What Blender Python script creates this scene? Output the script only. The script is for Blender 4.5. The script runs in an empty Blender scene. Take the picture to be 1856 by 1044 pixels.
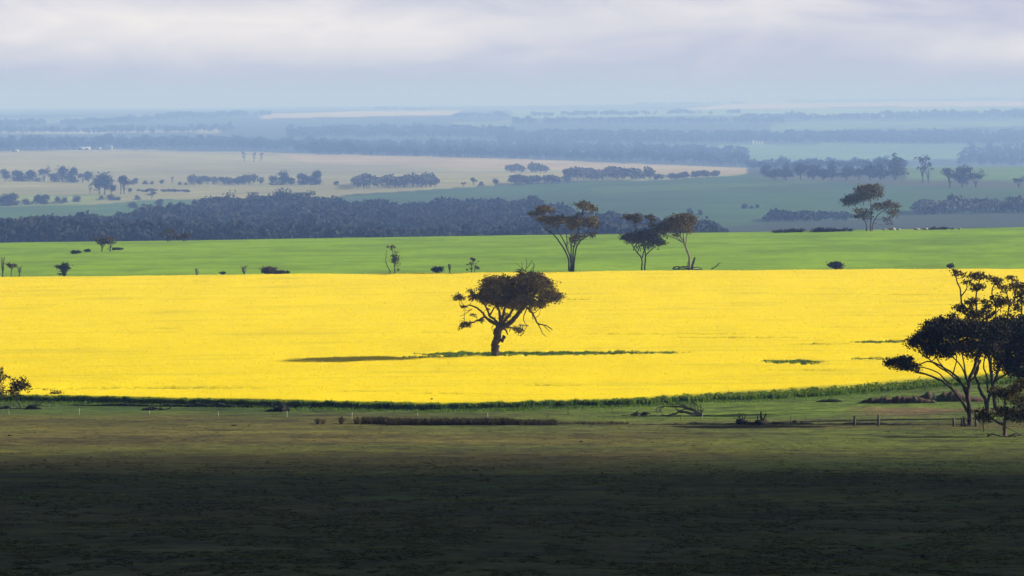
import bpy, math, random
import numpy as np
from mathutils import Vector

# ------------------------------------------------------------------ camera, world, sun, exposure
S = bpy.context.scene
COL = S.collection
F = 8500.0          # focal length in photograph pixels (photograph 1856 wide)
CX, CY, YH = 928.0, 522.0, 183.0
TH = math.atan((CY - YH) / F)
CT, ST = math.cos(TH), math.sin(TH)
cam_d = bpy.data.cameras.new('camera'); cam = bpy.data.objects.new('camera', cam_d); COL.objects.link(cam)
cam.location = (0, 0, 0); cam.rotation_euler = (math.pi / 2 - TH, 0, 0)
cam_d.sensor_width = 36; cam_d.lens = 36 * F / 1856.0
cam_d.clip_start = 1.0; cam_d.clip_end = 80000
S.camera = cam
SUN_EL, SUN_AZ = math.radians(21.5), math.radians(10)      # azimuth from +X towards +Y (away from the camera)
sdir = Vector((math.cos(SUN_EL) * math.cos(SUN_AZ), math.cos(SUN_EL) * math.sin(SUN_AZ), math.sin(SUN_EL)))
sl = bpy.data.lights.new('sun', 'SUN'); so = bpy.data.objects.new('sun', sl); COL.objects.link(so)
sl.energy = 5.0; sl.angle = math.radians(0.5); sl.color = (1.0, 0.93, 0.84)
so.rotation_euler = sdir.to_track_quat('Z', 'Y').to_euler(); so.location = (300, 100, 500)
S.view_settings.view_transform = 'Standard'; S.view_settings.look = 'None'
S.view_settings.exposure = 1.0; S.view_settings.gamma = 1.0
S.render.engine = 'CYCLES'

def build_world():
    w = bpy.data.worlds.new('World'); S.world = w; w.use_nodes = True
    nt = w.node_tree; N = nt.nodes; L = nt.links; N.clear()
    def nd(t, **k):
        n = N.new(t)
        for a, b in k.items(): setattr(n, a, b)
        return n
    def mth(op, a, b=None, c=None, clamp=False):
        n = nd('ShaderNodeMath', operation=op); n.use_clamp = clamp
        for i, v in enumerate((a, b, c)):
            if v is None: continue
            if isinstance(v, (int, float)): n.inputs[i].default_value = v
            else: L.new(v, n.inputs[i])
        return n.outputs[0]
    def mix(f, a, b):
        n = nd('ShaderNodeMix', data_type='RGBA')
        if isinstance(f, (int, float)): n.inputs[0].default_value = f
        else: L.new(f, n.inputs[0])
        for i, v in ((6, a), (7, b)):
            if isinstance(v, tuple): n.inputs[i].default_value = v + (1,)
            else: L.new(v, n.inputs[i])
        return n.outputs[2]
    sky = nd('ShaderNodeTexSky', sky_type='NISHITA'); sky.sun_disc = False
    sky.sun_elevation = SUN_EL; sky.sun_rotation = math.pi / 2 - SUN_AZ
    tc = nd('ShaderNodeTexCoord'); sep = nd('ShaderNodeSeparateXYZ'); L.new(tc.outputs['Generated'], sep.inputs[0])
    X, Y, Z = sep.outputs
    az = mth('ARCTAN2', X, Y)                      # heading, 0 = straight ahead (+Y)
    cmb = nd('ShaderNodeCombineXYZ'); L.new(mth('MULTIPLY', az, 38.0), cmb.inputs[0]); L.new(mth('MULTIPLY', Z, 135.0), cmb.inputs[2])
    n1 = nd('ShaderNodeTexNoise'); n1.inputs['Scale'].default_value = 1.0; n1.inputs['Detail'].default_value = 5; n1.inputs['Roughness'].default_value = .56; n1.inputs['Distortion'].default_value = .7
    L.new(cmb.outputs[0], n1.inputs['Vector'])
    def bump(c, wdt, zc, zw):                        # soft patch in direction space
        a = mth('DIVIDE', mth('SUBTRACT', az, c), wdt); b = mth('DIVIDE', mth('SUBTRACT', Z, zc), zw)
        s = mth('ADD', mth('MULTIPLY', a, a), mth('MULTIPLY', b, b))
        return mth('POWER', 2.718, mth('MULTIPLY', s, -1.0))
    cl = mth('ADD', mth('ADD', bump(-.065, .085, .0155, .007), mth('MULTIPLY', bump(.055, .025, .019, .006), .45)), mth('MULTIPLY', bump(.12, .035, .0115, .0035), .75))
    nz = mth('SUBTRACT', n1.outputs[0], .5)
    f = mth('ADD', mth('MULTIPLY', cl, .85), mth('MULTIPLY', nz, 1.15), clamp=True)
    lo = nd('ShaderNodeMapRange', interpolation_type='SMOOTHSTEP'); L.new(Z, lo.inputs[0]); lo.inputs[1].default_value = .0015; lo.inputs[2].default_value = .0095
    c1 = mix(mth('MULTIPLY', f, lo.outputs[0]), mix(lo.outputs[0], (5.4, 5.6, 7.0), (5.6, 5.9, 7.5)), (10.2, 9.7, 9.5))
    # large clouds over the rest of the sky
    n2 = nd('ShaderNodeTexNoise'); n2.inputs['Scale'].default_value = 2.2; n2.inputs['Detail'].default_value = 6
    L.new(tc.outputs['Generated'], n2.inputs['Vector'])
    r2 = nd('ShaderNodeValToRGB'); r2.color_ramp.elements[0].position = .42; r2.color_ramp.elements[1].position = .62
    L.new(n2.outputs[0], r2.inputs[0])
    high = mix(mth('MULTIPLY_ADD', r2.outputs[0], .35, .5), sky.outputs[0], (1.35, 1.3, 1.15))
    mr = nd('ShaderNodeMapRange', interpolation_type='SMOOTHSTEP'); L.new(Z, mr.inputs[0]); mr.inputs[1].default_value = .03; mr.inputs[2].default_value = .22
    col = mix(mr.outputs[0], c1, high)
    bg = nd('ShaderNodeBackground'); bg.inputs[1].default_value = 0.05; L.new(col, bg.inputs[0])
    out = nd('ShaderNodeOutputWorld'); L.new(bg.outputs[0], out.inputs[0])
build_world()

# ------------------------------------------------------------------ projection and terrain
rng = np.random.default_rng(7); random.seed(7)

def at(px, py, d):
    """point at forward distance d (metres) seen at a given bearing / drop"""
    u = (np.asarray(px, float) - CX) / F; v = (CY - np.asarray(py, float)) / F
    vy = CT + v * ST; vz = -ST + v * CT
    k = d / vy
    return np.stack(np.broadcast_arrays(u * k, d + 0 * k, vz * k), -1)
def proj(x, y, z):
    dep = y * CT - z * ST; up = y * ST + z * CT
    return CX + F * x / dep, CY - F * up / dep

def pchip(xk, yk):
    xk = np.asarray(xk, float); yk = np.asarray(yk, float); h = np.diff(xk); dl = np.diff(yk) / h
    m = np.zeros_like(yk); m[0] = dl[0]; m[-1] = dl[-1]
    for i in range(1, len(xk) - 1):
        if dl[i-1] * dl[i] > 0:
            w1 = 2*h[i] + h[i-1]; w2 = h[i] + 2*h[i-1]; m[i] = (w1 + w2) / (w1/dl[i-1] + w2/dl[i])
    def f(x):
        x = np.clip(x, xk[0], xk[-1]); i = np.clip(np.searchsorted(xk, x) - 1, 0, len(xk) - 2)
        t = (x - xk[i]) / h[i]
        return ((2*t**3-3*t**2+1)*yk[i] + (t**3-2*t**2+t)*h[i]*m[i] + (-2*t**3+3*t**2)*yk[i+1] + (t**3-t**2)*h[i]*m[i+1])
    return f
KN = [  # distance, row at left / middle / right
 (270, 1050, 1050, 1050), (330, 948, 950, 948), (430, 832, 832, 830), (500, 775, 775, 776), (560, 738, 739, 728), (648, 672, 656, 648),
 (760, 590, 582, 576), (905, 509, 501, 495), (1040, 470, 459, 448), (1150, 448, 434, 419), (1200, 442, 428, 413)]
KF = [(1750, 452, 458, 452), (2000, 443, 446, 438), (2300, 425, 418, 412), (2600, 404, 393, 392), (3000, 378, 362, 352), (3500, 350, 337, 326), (4200, 322, 318, 306),
 (5200, 292, 303, 303), (6300, 273, 286, 310), (7000, 270, 279, 296), (8000, 258, 266, 278), (9300, 243, 248, 252), (11300, 226, 224, 224), (13800, 212, 208, 204),
 (18500, 204, 199, 191), (29000, 198.5, 191.5, 180.5)]
def tt(d): return np.arcsinh(np.asarray(d, float) / 300.0)
NEAR = [(-700, -22), (-150, -3.2), (0, -1.8), (30, -5), (80, -12), (150, -19.5), (210, -24)]
cols = []
for j in (1, 2, 3):
    xs = [tt(a) for a, b in NEAR]; zs = [b for a, b in NEAR]
    for k in KN: xs.append(tt(k[0])); zs.append(float(at(928, k[j], k[0])[2]))
    for dd, z in ((1230, .6), (1330, 6.0), (1500, 15.0)):
        xs.append(tt(dd)); zs.append(float(at(928, KN[-1][j], 1200)[2]) - z)
    for k in KF: xs.append(tt(k[0])); zs.append(float(at(928, k[j], k[0])[2]))
    cols.append(pchip(xs, zs))
def vnoise(x, y, seed=0):
    xi = np.floor(x).astype(np.int64); yi = np.floor(y).astype(np.int64); fx = x - xi; fy = y - yi
    fx = fx*fx*(3-2*fx); fy = fy*fy*(3-2*fy)
    def hsh(a, b):
        n = (a * 374761393 + b * 668265263 + seed * 1442695041) & 0xffffffff
        n = ((n ^ (n >> 13)) * 1274126177) & 0xffffffff
        return ((n ^ (n >> 16)) & 0xffff) / 65535.0
    return (hsh(xi, yi)*(1-fx)+hsh(xi+1, yi)*fx)*(1-fy) + (hsh(xi, yi+1)*(1-fx)+hsh(xi+1, yi+1)*fx)*fy - .5
def gz(x, d):
    x = np.asarray(x, float); d = np.asarray(d, float)
    u = np.clip(x / np.maximum(d, 200) * F + CX, -700, 2556) / 1856.0 * 2 - 1
    t = tt(d); a, b, c = cols[0](t), cols[1](t), cols[2](t)
    u2 = np.clip(u, -1.4, 1.4)
    z = b + (c - a) / 2 * u2 + (a + c - 2*b) / 2 * u2 * u2
    near = np.clip((d - 60) / 150, 0, 1)
    z = z + near * (.30 * vnoise(x/23, d/31, 1) + .12 * vnoise(x/6, d/7, 2)) * np.clip(1.6 - d/1500, .35, 1)
    far = np.clip((d - 1400) / 800, 0, 1)
    z = z + far * (3.0 * vnoise(x/260, d/330, 3)) + np.clip((d-5000)/4000, 0, 1) * 10 * vnoise(x/1300, d/1500, 4)
    return z
def profile(px, dmin, dmax, n=1500):
    d = np.geomspace(dmin, dmax, n); x = (px - CX) / F * d
    z = gz(x, d); _, y = proj(x, d, z)
    return d, np.minimum.accumulate(y)
_pc = {}
def inv(px, py, far=False):
    """distance of the ground seen at bearing px, row py"""
    key = (round(px / 8), far)
    if key not in _pc: _pc[key] = profile(round(px / 8) * 8, 1700 if far else 255, 28900 if far else 1215)
    d, y = _pc[key]
    return float(np.interp(-py, -y, d))
def gp(px, py, far=False):
    d = inv(px, py, far); x = (px - CX) / F * d
    return np.array([x, d, float(gz(x, d))])

# ------------------------------------------------------------------ object helpers
def tag(o, label=None, cat=None, group=None, kind=None):
    if label: o['label'] = label
    if cat: o['category'] = cat
    if group: o['group'] = group
    if kind: o['kind'] = kind
    return o
def empty(name, loc, label, cat, group=None):
    o = bpy.data.objects.new(name, None); COL.objects.link(o); o.location = loc; o.empty_display_size = .5
    return tag(o, label, cat, group)
def meshobj(name, V, Fc, mats, parent=None, midx=None, smooth=False, attr=None):
    me = bpy.data.meshes.new(name)
    V = np.asarray(V, np.float32)
    if isinstance(Fc, np.ndarray):
        n = Fc.shape[1]; nf = len(Fc); flat = Fc.astype(np.int32).ravel(); st = np.arange(nf, dtype=np.int32) * n; tot = np.full(nf, n, np.int32)
    else:
        tot = np.array([len(f) for f in Fc], np.int32); flat = np.array([i for f in Fc for i in f], np.int32)
        st = np.concatenate([[0], np.cumsum(tot)[:-1]]).astype(np.int32); nf = len(Fc)
    me.vertices.add(len(V)); me.vertices.foreach_set('co', V.ravel())
    me.loops.add(len(flat)); me.loops.foreach_set('vertex_index', flat)
    me.polygons.add(nf); me.polygons.foreach_set('loop_start', st); me.polygons.foreach_set('loop_total', tot)
    for m in (mats if isinstance(mats, (list, tuple)) else [mats]): me.materials.append(m)
    if midx is not None: me.polygons.foreach_set('material_index', np.asarray(midx, np.int32))
    if smooth: me.polygons.foreach_set('use_smooth', np.ones(nf, bool))
    if attr is not None:
        a = me.color_attributes.new(name='tint', type='FLOAT_COLOR', domain='POINT')
        c = np.ones((len(V), 4), np.float32); c[:, :3] = attr; a.data.foreach_set('color', c.ravel())
    me.update(calc_edges=True); me.validate()
    o = bpy.data.objects.new(name, me); COL.objects.link(o)
    if parent: o.parent = parent
    return o

class MB:
    """collects vertices and faces of one mesh"""
    def __init__(s): s.v = []; s.f = []; s.n = 0; s.m = []
    def add(s, V, Fc, mi=0):
        V = np.asarray(V, float); s.v.append(V)
        for f in Fc: s.f.append(tuple(int(i) + s.n for i in f)); s.m.append(mi)
        s.n += len(V)
    def tube(s, P, R, sides=7, wob=0.0, r=None, cap=True, mi=0):
        r = r or random
        P = np.asarray(P, float); R = np.asarray(R, float); n = len(P)
        V = []
        for i in range(n):
            a = P[min(i+1, n-1)] - P[max(i-1, 0)]; a = a / (np.linalg.norm(a) + 1e-9)
            h = np.array([0, 1, 0.]) if abs(a[1]) < .9 else np.array([1, 0, 0.])
            b = np.cross(a, h); b /= np.linalg.norm(b); c = np.cross(a, b)
            for k in range(sides):
                t = 2*math.pi*k/sides; q = R[i] * (1 + wob * (r.random() - .5))
                V.append(P[i] + q * (math.cos(t)*b + math.sin(t)*c))
        Fc = [(i*sides+k, i*sides+(k+1) % sides, (i+1)*sides+(k+1) % sides, (i+1)*sides+k) for i in range(n-1) for k in range(sides)]
        if cap: Fc.append(tuple(range(sides))[::-1]); Fc.append(tuple((n-1)*sides+k for k in range(sides)))
        s.add(V, Fc, mi)
    def box(s, c, size, rot=0, mi=0):
        x, y, z = [q/2 for q in size]; V = np.array([(a*x, b*y, e*z) for e in (-1, 1) for a, b in ((-1, -1), (1, -1), (1, 1), (-1, 1))], float)
        cr, sr = math.cos(rot), math.sin(rot); V = np.stack([V[:, 0]*cr - V[:, 1]*sr, V[:, 0]*sr + V[:, 1]*cr, V[:, 2]], -1) + np.asarray(c)
        s.add(V, [(3, 2, 1, 0), (4, 5, 6, 7), (0, 1, 5, 4), (1, 2, 6, 5), (2, 3, 7, 6), (3, 0, 4, 7)], mi)
    def build(s, name, mats, parent=None, smooth=False):
        return meshobj(name, np.concatenate(s.v), s.f, mats, parent, s.m, smooth)

# ------------------------------------------------------------------ materials
def mat(name, c1, c2, scale=1.0, detail=5, c3=None, bump=0.0, rough=.9, island=False, tint=False, scale2=None, spec=.15, trans=0.0, squash=None):
    m = bpy.data.materials.new(name); m.use_nodes = True; nt = m.node_tree; N = nt.nodes; L = nt.links
    b = N['Principled BSDF']; b.inputs['Roughness'].default_value = rough; b.inputs['Specular IOR Level'].default_value = spec
    geo = N.new('ShaderNodeNewGeometry'); tc = N.new('ShaderNodeTexCoord')
    src = tc.outputs['Object']
    if squash:
        mp = N.new('ShaderNodeMapping'); mp.inputs['Scale'].default_value = squash; L.new(src, mp.inputs[0]); src = mp.outputs[0]
    no = N.new('ShaderNodeTexNoise'); no.inputs['Scale'].default_value = scale; no.inputs['Detail'].default_value = detail; no.inputs['Roughness'].default_value = .62
    L.new(src, no.inputs['Vector'])
    rp = N.new('ShaderNodeValToRGB'); e = rp.color_ramp.elements; e[0].position = .34; e[1].position = .66
    e[0].color = c1 + (1,); e[1].color = c2 + (1,)
    fac = no.outputs[0]
    if island:
        mx = N.new('ShaderNodeMath'); mx.operation = 'MULTIPLY_ADD'; mx.inputs[1].default_value = .3
        ad = N.new('ShaderNodeMath'); ad.operation = 'MULTIPLY'; ad.inputs[1].default_value = .7; L.new(no.outputs[0], ad.inputs[0])
        L.new(geo.outputs['Random Per Island'], mx.inputs[0]); L.new(ad.outputs[0], mx.inputs[2]); fac = mx.outputs[0]
    L.new(fac, rp.inputs[0]); col = rp.outputs[0]
    if c3:
        n2 = N.new('ShaderNodeTexNoise'); n2.inputs['Scale'].default_value = scale2 or scale * .13; n2.inputs['Detail'].default_value = 4
        L.new(src, n2.inputs['Vector']); r2 = N.new('ShaderNodeValToRGB'); r2.color_ramp.elements[0].position = .45; r2.color_ramp.elements[1].position = .62
        L.new(n2.outputs[0], r2.inputs[0])
        mx = N.new('ShaderNodeMix'); mx.data_type = 'RGBA'; L.new(r2.outputs[0], mx.inputs[0]); L.new(col, mx.inputs[6]); mx.inputs[7].default_value = c3 + (1,)
        col = mx.outputs[2]
    if tint:
        at_ = N.new('ShaderNodeAttribute'); at_.attribute_name = 'tint'
        mx = N.new('ShaderNodeMix'); mx.data_type = 'RGBA'; mx.blend_type = 'MULTIPLY'; mx.inputs[0].default_value = 1
        L.new(col, mx.inputs[6]); L.new(at_.outputs['Color'], mx.inputs[7]); col = mx.outputs[2]
    L.new(col, b.inputs['Base Color'])
    if bump:
        bm = N.new('ShaderNodeBump'); bm.inputs['Strength'].default_value = 1; bm.inputs['Distance'].default_value = bump
        L.new(no.outputs[0], bm.inputs['Height']); L.new(bm.outputs[0], b.inputs['Normal'])
    if trans:
        tr = N.new('ShaderNodeBsdfTranslucent'); L.new(col, tr.inputs[0]); ms = N.new('ShaderNodeMixShader'); ms.inputs[0].default_value = trans
        L.new(b.outputs[0], ms.inputs[1]); L.new(tr.outputs[0], ms.inputs[2]); L.new(ms.outputs[0], N['Material Output'].inputs[0])
    return m
M = {}
M['pasture'] = mat('pasture', (.75, .75, .75), (1.3, 1.3, 1.3), 1.1, 8, tint=True, bump=.05)
M['wheat'] = mat('young_wheat', (.15, .285, .004), (.225, .365, .008), .5, 7, c3=(.135, .25, .006), scale2=.05, bump=.12, tint=True)
M['plain'] = mat('farmland', (.82, .82, .82), (1.18, 1.18, 1.18), .02, 6, tint=True)
M['canopy'] = mat('canola_canopy', (.88, .88, .88), (1.0, 1.0, 1.0), .8, 6, tint=True, bump=.02)
M['flower'] = mat('canola_flower', (.82, .69, .001), (.90, .78, .001), .9, 4, island=True, c3=(.86, .71, .0005), scale2=.05, trans=.42)
M['stalk'] = mat('canola_stalk', (.050, .105, .010), (.13, .22, .024), .7, 4, island=True, trans=.35)
M['leaf'] = mat('eucalypt_leaf', (.018, .018, .005), (.09, .078, .022), .6, 4, island=True, rough=.7, trans=.2)
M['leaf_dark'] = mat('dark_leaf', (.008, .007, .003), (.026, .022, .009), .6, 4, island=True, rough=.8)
M['leaf_gold'] = mat('golden_leaf', (.030, .026, .006), (.15, .115, .028), .6, 4, island=True, rough=.7, trans=.2)
M['leaf_brown'] = mat('brownish_leaf', (.018, .014, .004), (.125, .095, .028), .8, 4, island=True, trans=.2)
M['leaf_far'] = mat('far_leaf', (.020, .025, .013), (.042, .045, .024), .15, 3, island=True)
M['pale_leaf'] = mat('grey_green_leaf', (.045, .052, .036), (.085, .09, .06), .15, 3, island=True)  # grey-green foliage, lightened further to stand for haze
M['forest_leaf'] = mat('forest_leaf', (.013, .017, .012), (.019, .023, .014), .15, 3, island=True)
M['bark'] = mat('bark', (.024, .018, .014), (.075, .058, .048), 2.5, 6, bump=.05)
M['bark_pale'] = mat('pale_bark', (.07, .055, .045), (.24, .19, .16), 2.0, 6, bump=.04)
M['deadwood'] = mat('grey_deadwood', (.05, .045, .04), (.17, .15, .13), 3.0, 5, bump=.03)
M['charred'] = mat('charred_wood', (.008, .008, .008), (.035, .03, .027), 3.0, 5, bump=.03)
M['rush'] = mat('dry_rush', (.022, .019, .009), (.070, .058, .028), 1.0, 4, island=True)
M['tuft'] = mat('grass_tuft', (.016, .024, .006), (.10, .10, .034), .12, 4, island=True)
M['soil'] = mat('red_soil', (.035, .020, .012), (.11, .060, .035), .8, 7, c3=(.035, .05, .018), scale2=.5, bump=.12)
M['bankgrass'] = mat('rank_grass', (.020, .032, .010), (.06, .075, .022), .9, 6, bump=.15)
M['bank_shade'] = mat('bank_shade_grass', (.006, .010, .003), (.026, .034, .010), .9, 6, bump=.15)  # grass colour darkened to stand for shade on the bank's near face
M['post'] = mat('weathered_post', (.05, .045, .04), (.16, .14, .12), 5, 5, bump=.01)
M['stake'] = mat('white_stake', (.62, .62, .58), (.80, .80, .76), 5, 3)
M['steel'] = mat('rusty_steel', (.06, .045, .035), (.12, .09, .07), 8, 3)
M['wire'] = mat('wire', (.25, .25, .25), (.35, .35, .34), 8, 2, rough=.4, spec=.5)
M['stone'] = mat('pale_stone', (.22, .20, .18), (.42, .39, .35), 1.5, 6, bump=.08)
M['stone_dark'] = mat('dark_stone', (.015, .014, .014), (.05, .045, .04), 1.5, 6, bump=.08)
M['roof'] = mat('sheet_roof', (.20, .23, .23), (.28, .31, .31), .3, 3, rough=.5)
M['wall'] = mat('white_wall', (.42, .42, .40), (.58, .58, .55), .3, 3)
M['dark'] = mat('dark_opening', (.02, .02, .02), (.04, .04, .04), 1, 2)

# ------------------------------------------------------------------ ground sheets
def grid_rows():
    d = [-650, -300, -100, -30, 0, 15, 30, 50, 70, 90, 110, 130, 150, 170, 190, 205, 220, 235, 248]; x = 256.
    while x < 29400: d.append(x); x += min(x*x / (46*F) * 1.15, 260)
    d.append(29400)
    return np.array(sorted(set(d) | {905.0, 1215.0}))
U_IN = np.arange(-.128, .1281, .00085)
U = np.concatenate([-np.geomspace(1.0, .134, 26), U_IN, np.geomspace(.134, 1.0, 26)])
DR = grid_rows()
def inpoly(px, py, P):
    P = np.asarray(P, float); r = np.zeros(px.shape, bool); j = len(P) - 1
    for i in range(len(P)):
        c = ((P[i, 1] > py) != (P[j, 1] > py)) & (px < (P[j, 0]-P[i, 0]) * (py-P[i, 1]) / (P[j, 1]-P[i, 1] + 1e-12) + P[i, 0])
        r ^= c; j = i
    return r
def lerp3(a, b, f): return np.asarray(a)[None]*(1-f[:, None]) + np.asarray(b)[None]*f[:, None]
def sm(a, b, x): t = np.clip((x-a)/(b-a), 0, 1); return t*t*(3-2*t)
FIELDS = [  # crop colour (slope greens also carry cloud shade), outline on the ground
 ((.255, .25, .11), [(-900, 276), (0, 274), (200, 271), (640, 280), (928, 287), (1150, 297), (1356, 304), (1356, 315), (1290, 324), (1180, 327), (1030, 327), (790, 343), (640, 352), (600, 358), (300, 361), (150, 372), (0, 374), (-900, 380)]),
 ((.32, .265, .14), [(500, 279), (640, 281), (928, 288), (1150, 298), (1356, 305), (1356, 314), (1290, 318), (1050, 308), (800, 303), (560, 296)]),
 ((.20, .25, .07), [(-900, 355), (0, 352), (150, 352), (240, 356), (150, 371), (0, 373), (-900, 378)]),
 ((.055, .125, .035), [(-900, 380), (0, 374), (150, 372), (300, 361), (400, 366), (300, 402), (-900, 412)]),
 ((.036, .088, .026), [(600, 358), (790, 343), (1030, 331), (1200, 326), (1356, 317), (1480, 327), (1640, 329), (2600, 330), (2600, 372), (1655, 388), (1500, 400), (1390, 405), (1100, 430), (990, 402), (900, 378), (620, 372)]),  # right slope, green darkened in place of cloud shade
 ((.06, .12, .025), [(1060, 341), (1250, 333), (1480, 327), (1500, 333), (1300, 341), (1100, 350)]),
 ((.09, .17, .04), [(1640, 301), (2600, 300), (2600, 330), (1640, 329)]),
 ((.075, .085, .045), [(1350, 322), (1480, 319), (1650, 326), (1900, 330), (1900, 342), (1650, 336), (1480, 329)]),
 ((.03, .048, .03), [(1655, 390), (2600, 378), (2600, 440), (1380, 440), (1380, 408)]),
 ((.10, .20, .09), [(1200, 266), (1500, 259), (1770, 262), (1770, 287), (1640, 291), (1356, 294), (1250, 282)]),
 ((.10, .19, .09), [(930, 268), (1060, 266), (1060, 277), (930, 276)]),
 ((.50, .43, .26), [(470, 207), (640, 202), (830, 199), (830, 208), (640, 211), (470, 215)]),
 ((.62, .50, .36), [(1340, 187), (1600, 184), (2600, 179), (2600, 191), (1600, 193), (1340, 198), (1220, 199)]),
 ((.20, .33, .14), [(930, 199), (1220, 198), (1600, 194), (2600, 192), (2600, 204), (1340, 209), (930, 214)]),
 ((.75, .66, .25), [(1000, 218), (1140, 216), (1140, 218.5), (1000, 220)]),
 ((.78, .68, .25), [(1340, 209), (1480, 208), (1640, 206), (1640, 210), (1340, 212)]),
 ((.12, .21, .09), [(1400, 222), (1900, 216), (1900, 228), (1700, 232), (1400, 238)]),
 ((.15, .22, .10), [(820, 222), (930, 219), (930, 228), (820, 230)]),
 ((.30, .30, .20), [(0, 236), (120, 236), (250, 236), (400, 234), (400, 240), (0, 243)]),
 ((.12, .20, .10), [(-900, 216), (60, 214), (300, 206), (300, 214), (60, 224), (-900, 226)]),
]
def far_colour(x, d, z):
    px, py = proj(x, d, z); wob = 2.0 * vnoise(px/40, py/4, 9); py2 = py + wob * .6
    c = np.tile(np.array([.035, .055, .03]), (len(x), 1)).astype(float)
    ok = d > 1500
    for colr, P in FIELDS:
        m = inpoly(px, py2, P) & ok
        c[m] = colr
    q = 1 + .45 * vnoise(x/170, d/420, 5) + .25 * vnoise(x/45, d/110, 6)
    return c * q[:, None]
def near_colour(x, d, z):
    px, py = proj(x, d, z)
    py = py + 7*vnoise(px/160, py/30, 11) + 3*vnoise(px/35, py/9, 12)
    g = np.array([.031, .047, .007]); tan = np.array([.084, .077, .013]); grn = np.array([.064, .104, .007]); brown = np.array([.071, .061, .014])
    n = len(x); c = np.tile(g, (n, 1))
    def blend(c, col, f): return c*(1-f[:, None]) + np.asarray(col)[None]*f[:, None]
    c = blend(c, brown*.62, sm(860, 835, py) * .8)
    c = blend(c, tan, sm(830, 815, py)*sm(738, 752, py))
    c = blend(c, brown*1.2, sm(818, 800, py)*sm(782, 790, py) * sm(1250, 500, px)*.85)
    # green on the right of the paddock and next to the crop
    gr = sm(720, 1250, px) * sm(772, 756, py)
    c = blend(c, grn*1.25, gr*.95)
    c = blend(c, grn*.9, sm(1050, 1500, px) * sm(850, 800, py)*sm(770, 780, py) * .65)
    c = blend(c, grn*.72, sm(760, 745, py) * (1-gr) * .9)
    rs = sm(.02, .3, vnoise(x/9, d/14, 21) + .25) * sm(1480, 1640, px) * sm(762, 752, py)*sm(738, 745, py)
    c = blend(c, (.17, .085, .05), rs * .8)
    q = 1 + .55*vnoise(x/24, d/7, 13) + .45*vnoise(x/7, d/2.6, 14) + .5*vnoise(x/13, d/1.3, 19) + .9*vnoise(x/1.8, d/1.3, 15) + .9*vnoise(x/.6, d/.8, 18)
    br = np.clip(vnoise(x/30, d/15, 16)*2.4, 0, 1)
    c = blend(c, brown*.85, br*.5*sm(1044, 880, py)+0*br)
    gg = np.clip(vnoise(x/34, d/13, 17)*2.4, 0, 1); c = blend(c, (.030, .070, .010), gg*.6)
    gr_ = np.clip(vnoise(x/9, d/4.5, 61)*2.2+vnoise(x/2.5, d/1.5, 62), 0, 1)*sm(850, 900, py); c = blend(c, (.058, .058, .036), gr_*.55)
    return c * np.clip(q, .25, 3)[:, None]
def wheat_colour(x, d, z):
    px, py = proj(x, d, z); q = 1+.20*vnoise(x/22, d/30, 81)+.16*vnoise(x/6, d/14, 82)+.16*vnoise(x/1.7, d/6, 83)
    q = q*(1-.16*sm(1.0, .3, ((px-1710)/130)**2+((py-438)/5)**2))*(1-.2*sm(486+12, 480, py)*0)
    return np.repeat(q[:, None], 3, 1)
def sheet(name, rows, m, colour, kind='structure', extra=0):
    W = np.maximum(rows, 0); W = np.sqrt(W*W + 260.**2)*(rows < 600) + rows*(rows >= 600)
    f = np.clip((rows-300)/300, 0, 1); Wn = np.sqrt(np.maximum(rows, 0)**2 + 260.**2); W = Wn*(1-f) + rows*f
    X = U[None]*W[:, None]; D = np.repeat(rows[:, None], len(U), 1); Z = gz(X.ravel(), D.ravel())
    x, d = X.ravel(), D.ravel(); nr, nc = X.shape
    i = np.arange((nr-1)*(nc-1)); r, c = i//(nc-1), i % (nc-1); a = r*nc+c
    Fc = np.stack([a, a+1, a+nc+1, a+nc], -1)
    o = meshobj(name, np.stack([x, d, Z], -1), Fc, m, smooth=True, attr=colour(x, d, Z) if colour else None)
    tag(o, kind=kind); return o
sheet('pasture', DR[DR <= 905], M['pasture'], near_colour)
sheet('wheat_field', DR[(DR >= 905) & (DR <= 1215)], M['wheat'], wheat_colour)
sheet('ground', DR[DR >= 1215], M['plain'], far_colour)

# ------------------------------------------------------------------ canola crop
EDGE = np.array([(-1500, 712), (0, 713), (110, 715), (300, 719), (500, 723), (780, 729), (928, 727), (1000, 724), (1150, 720), (1290, 711), (1400, 706), (1500, 700), (1640, 689), (1750, 681), (1856, 676), (3300, 640)], float)
HC = .95
_ep = np.linspace(-1400, 3200, 180)
_ed = []
for p in _ep:
    yb = np.interp(p, EDGE[:, 0], EDGE[:, 1])
    dd, yy = profile(p, 400, 900, 800); xx = (p-CX)/F*dd
    _, yt = proj(xx, dd, gz(xx, dd) + HC); _ed.append(np.interp(-yb, -np.minimum.accumulate(yt), dd))
_ed = np.array(_ed)
def front(px): return np.interp(px, _ep, _ed)
GAPS = [  # bare or weedy strips in the crop, the third drawn as tree shadow: bearing, row, half width, half depth (rows), strength
 (905, 640, 150, 3.7, 1.05), (1090, 638, 160, 2.6, .85), (790, 645, 70, 1.3, .55), (1440, 655, 50, 3.2, 1.2), (1395, 652, 30, 1.2, .8), (1590, 618, 50, 2.6, .8), (1480, 622, 60, 1.0, .6), (1580, 648, 40, 2.2, .45),
 (1045, 542, 26, .8, .7), (355, 509, 20, .9, .5), (820, 545, 30, .6, .4), (780, 601, 40, .8, .5), (1200, 604, 160, .9, .5), (1330, 611, 130, .8, .5), (1630, 533, 60, .7, .5), (1640, 546, 50, .6, .4),
 (1000, 697, 60, 1.0, .5), (1540, 592, 90, .7, .4), (1600, 571, 120, .6, .4), (290, 594, 30, .8, .4), (70, 552, 40, .6, .3), (800, 712, 90, 1.0, .4), (250, 702, 240, 1.6, .35), (640, 708, 60, .8, .4), (1450, 670, 90, .8, .4)]
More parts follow.
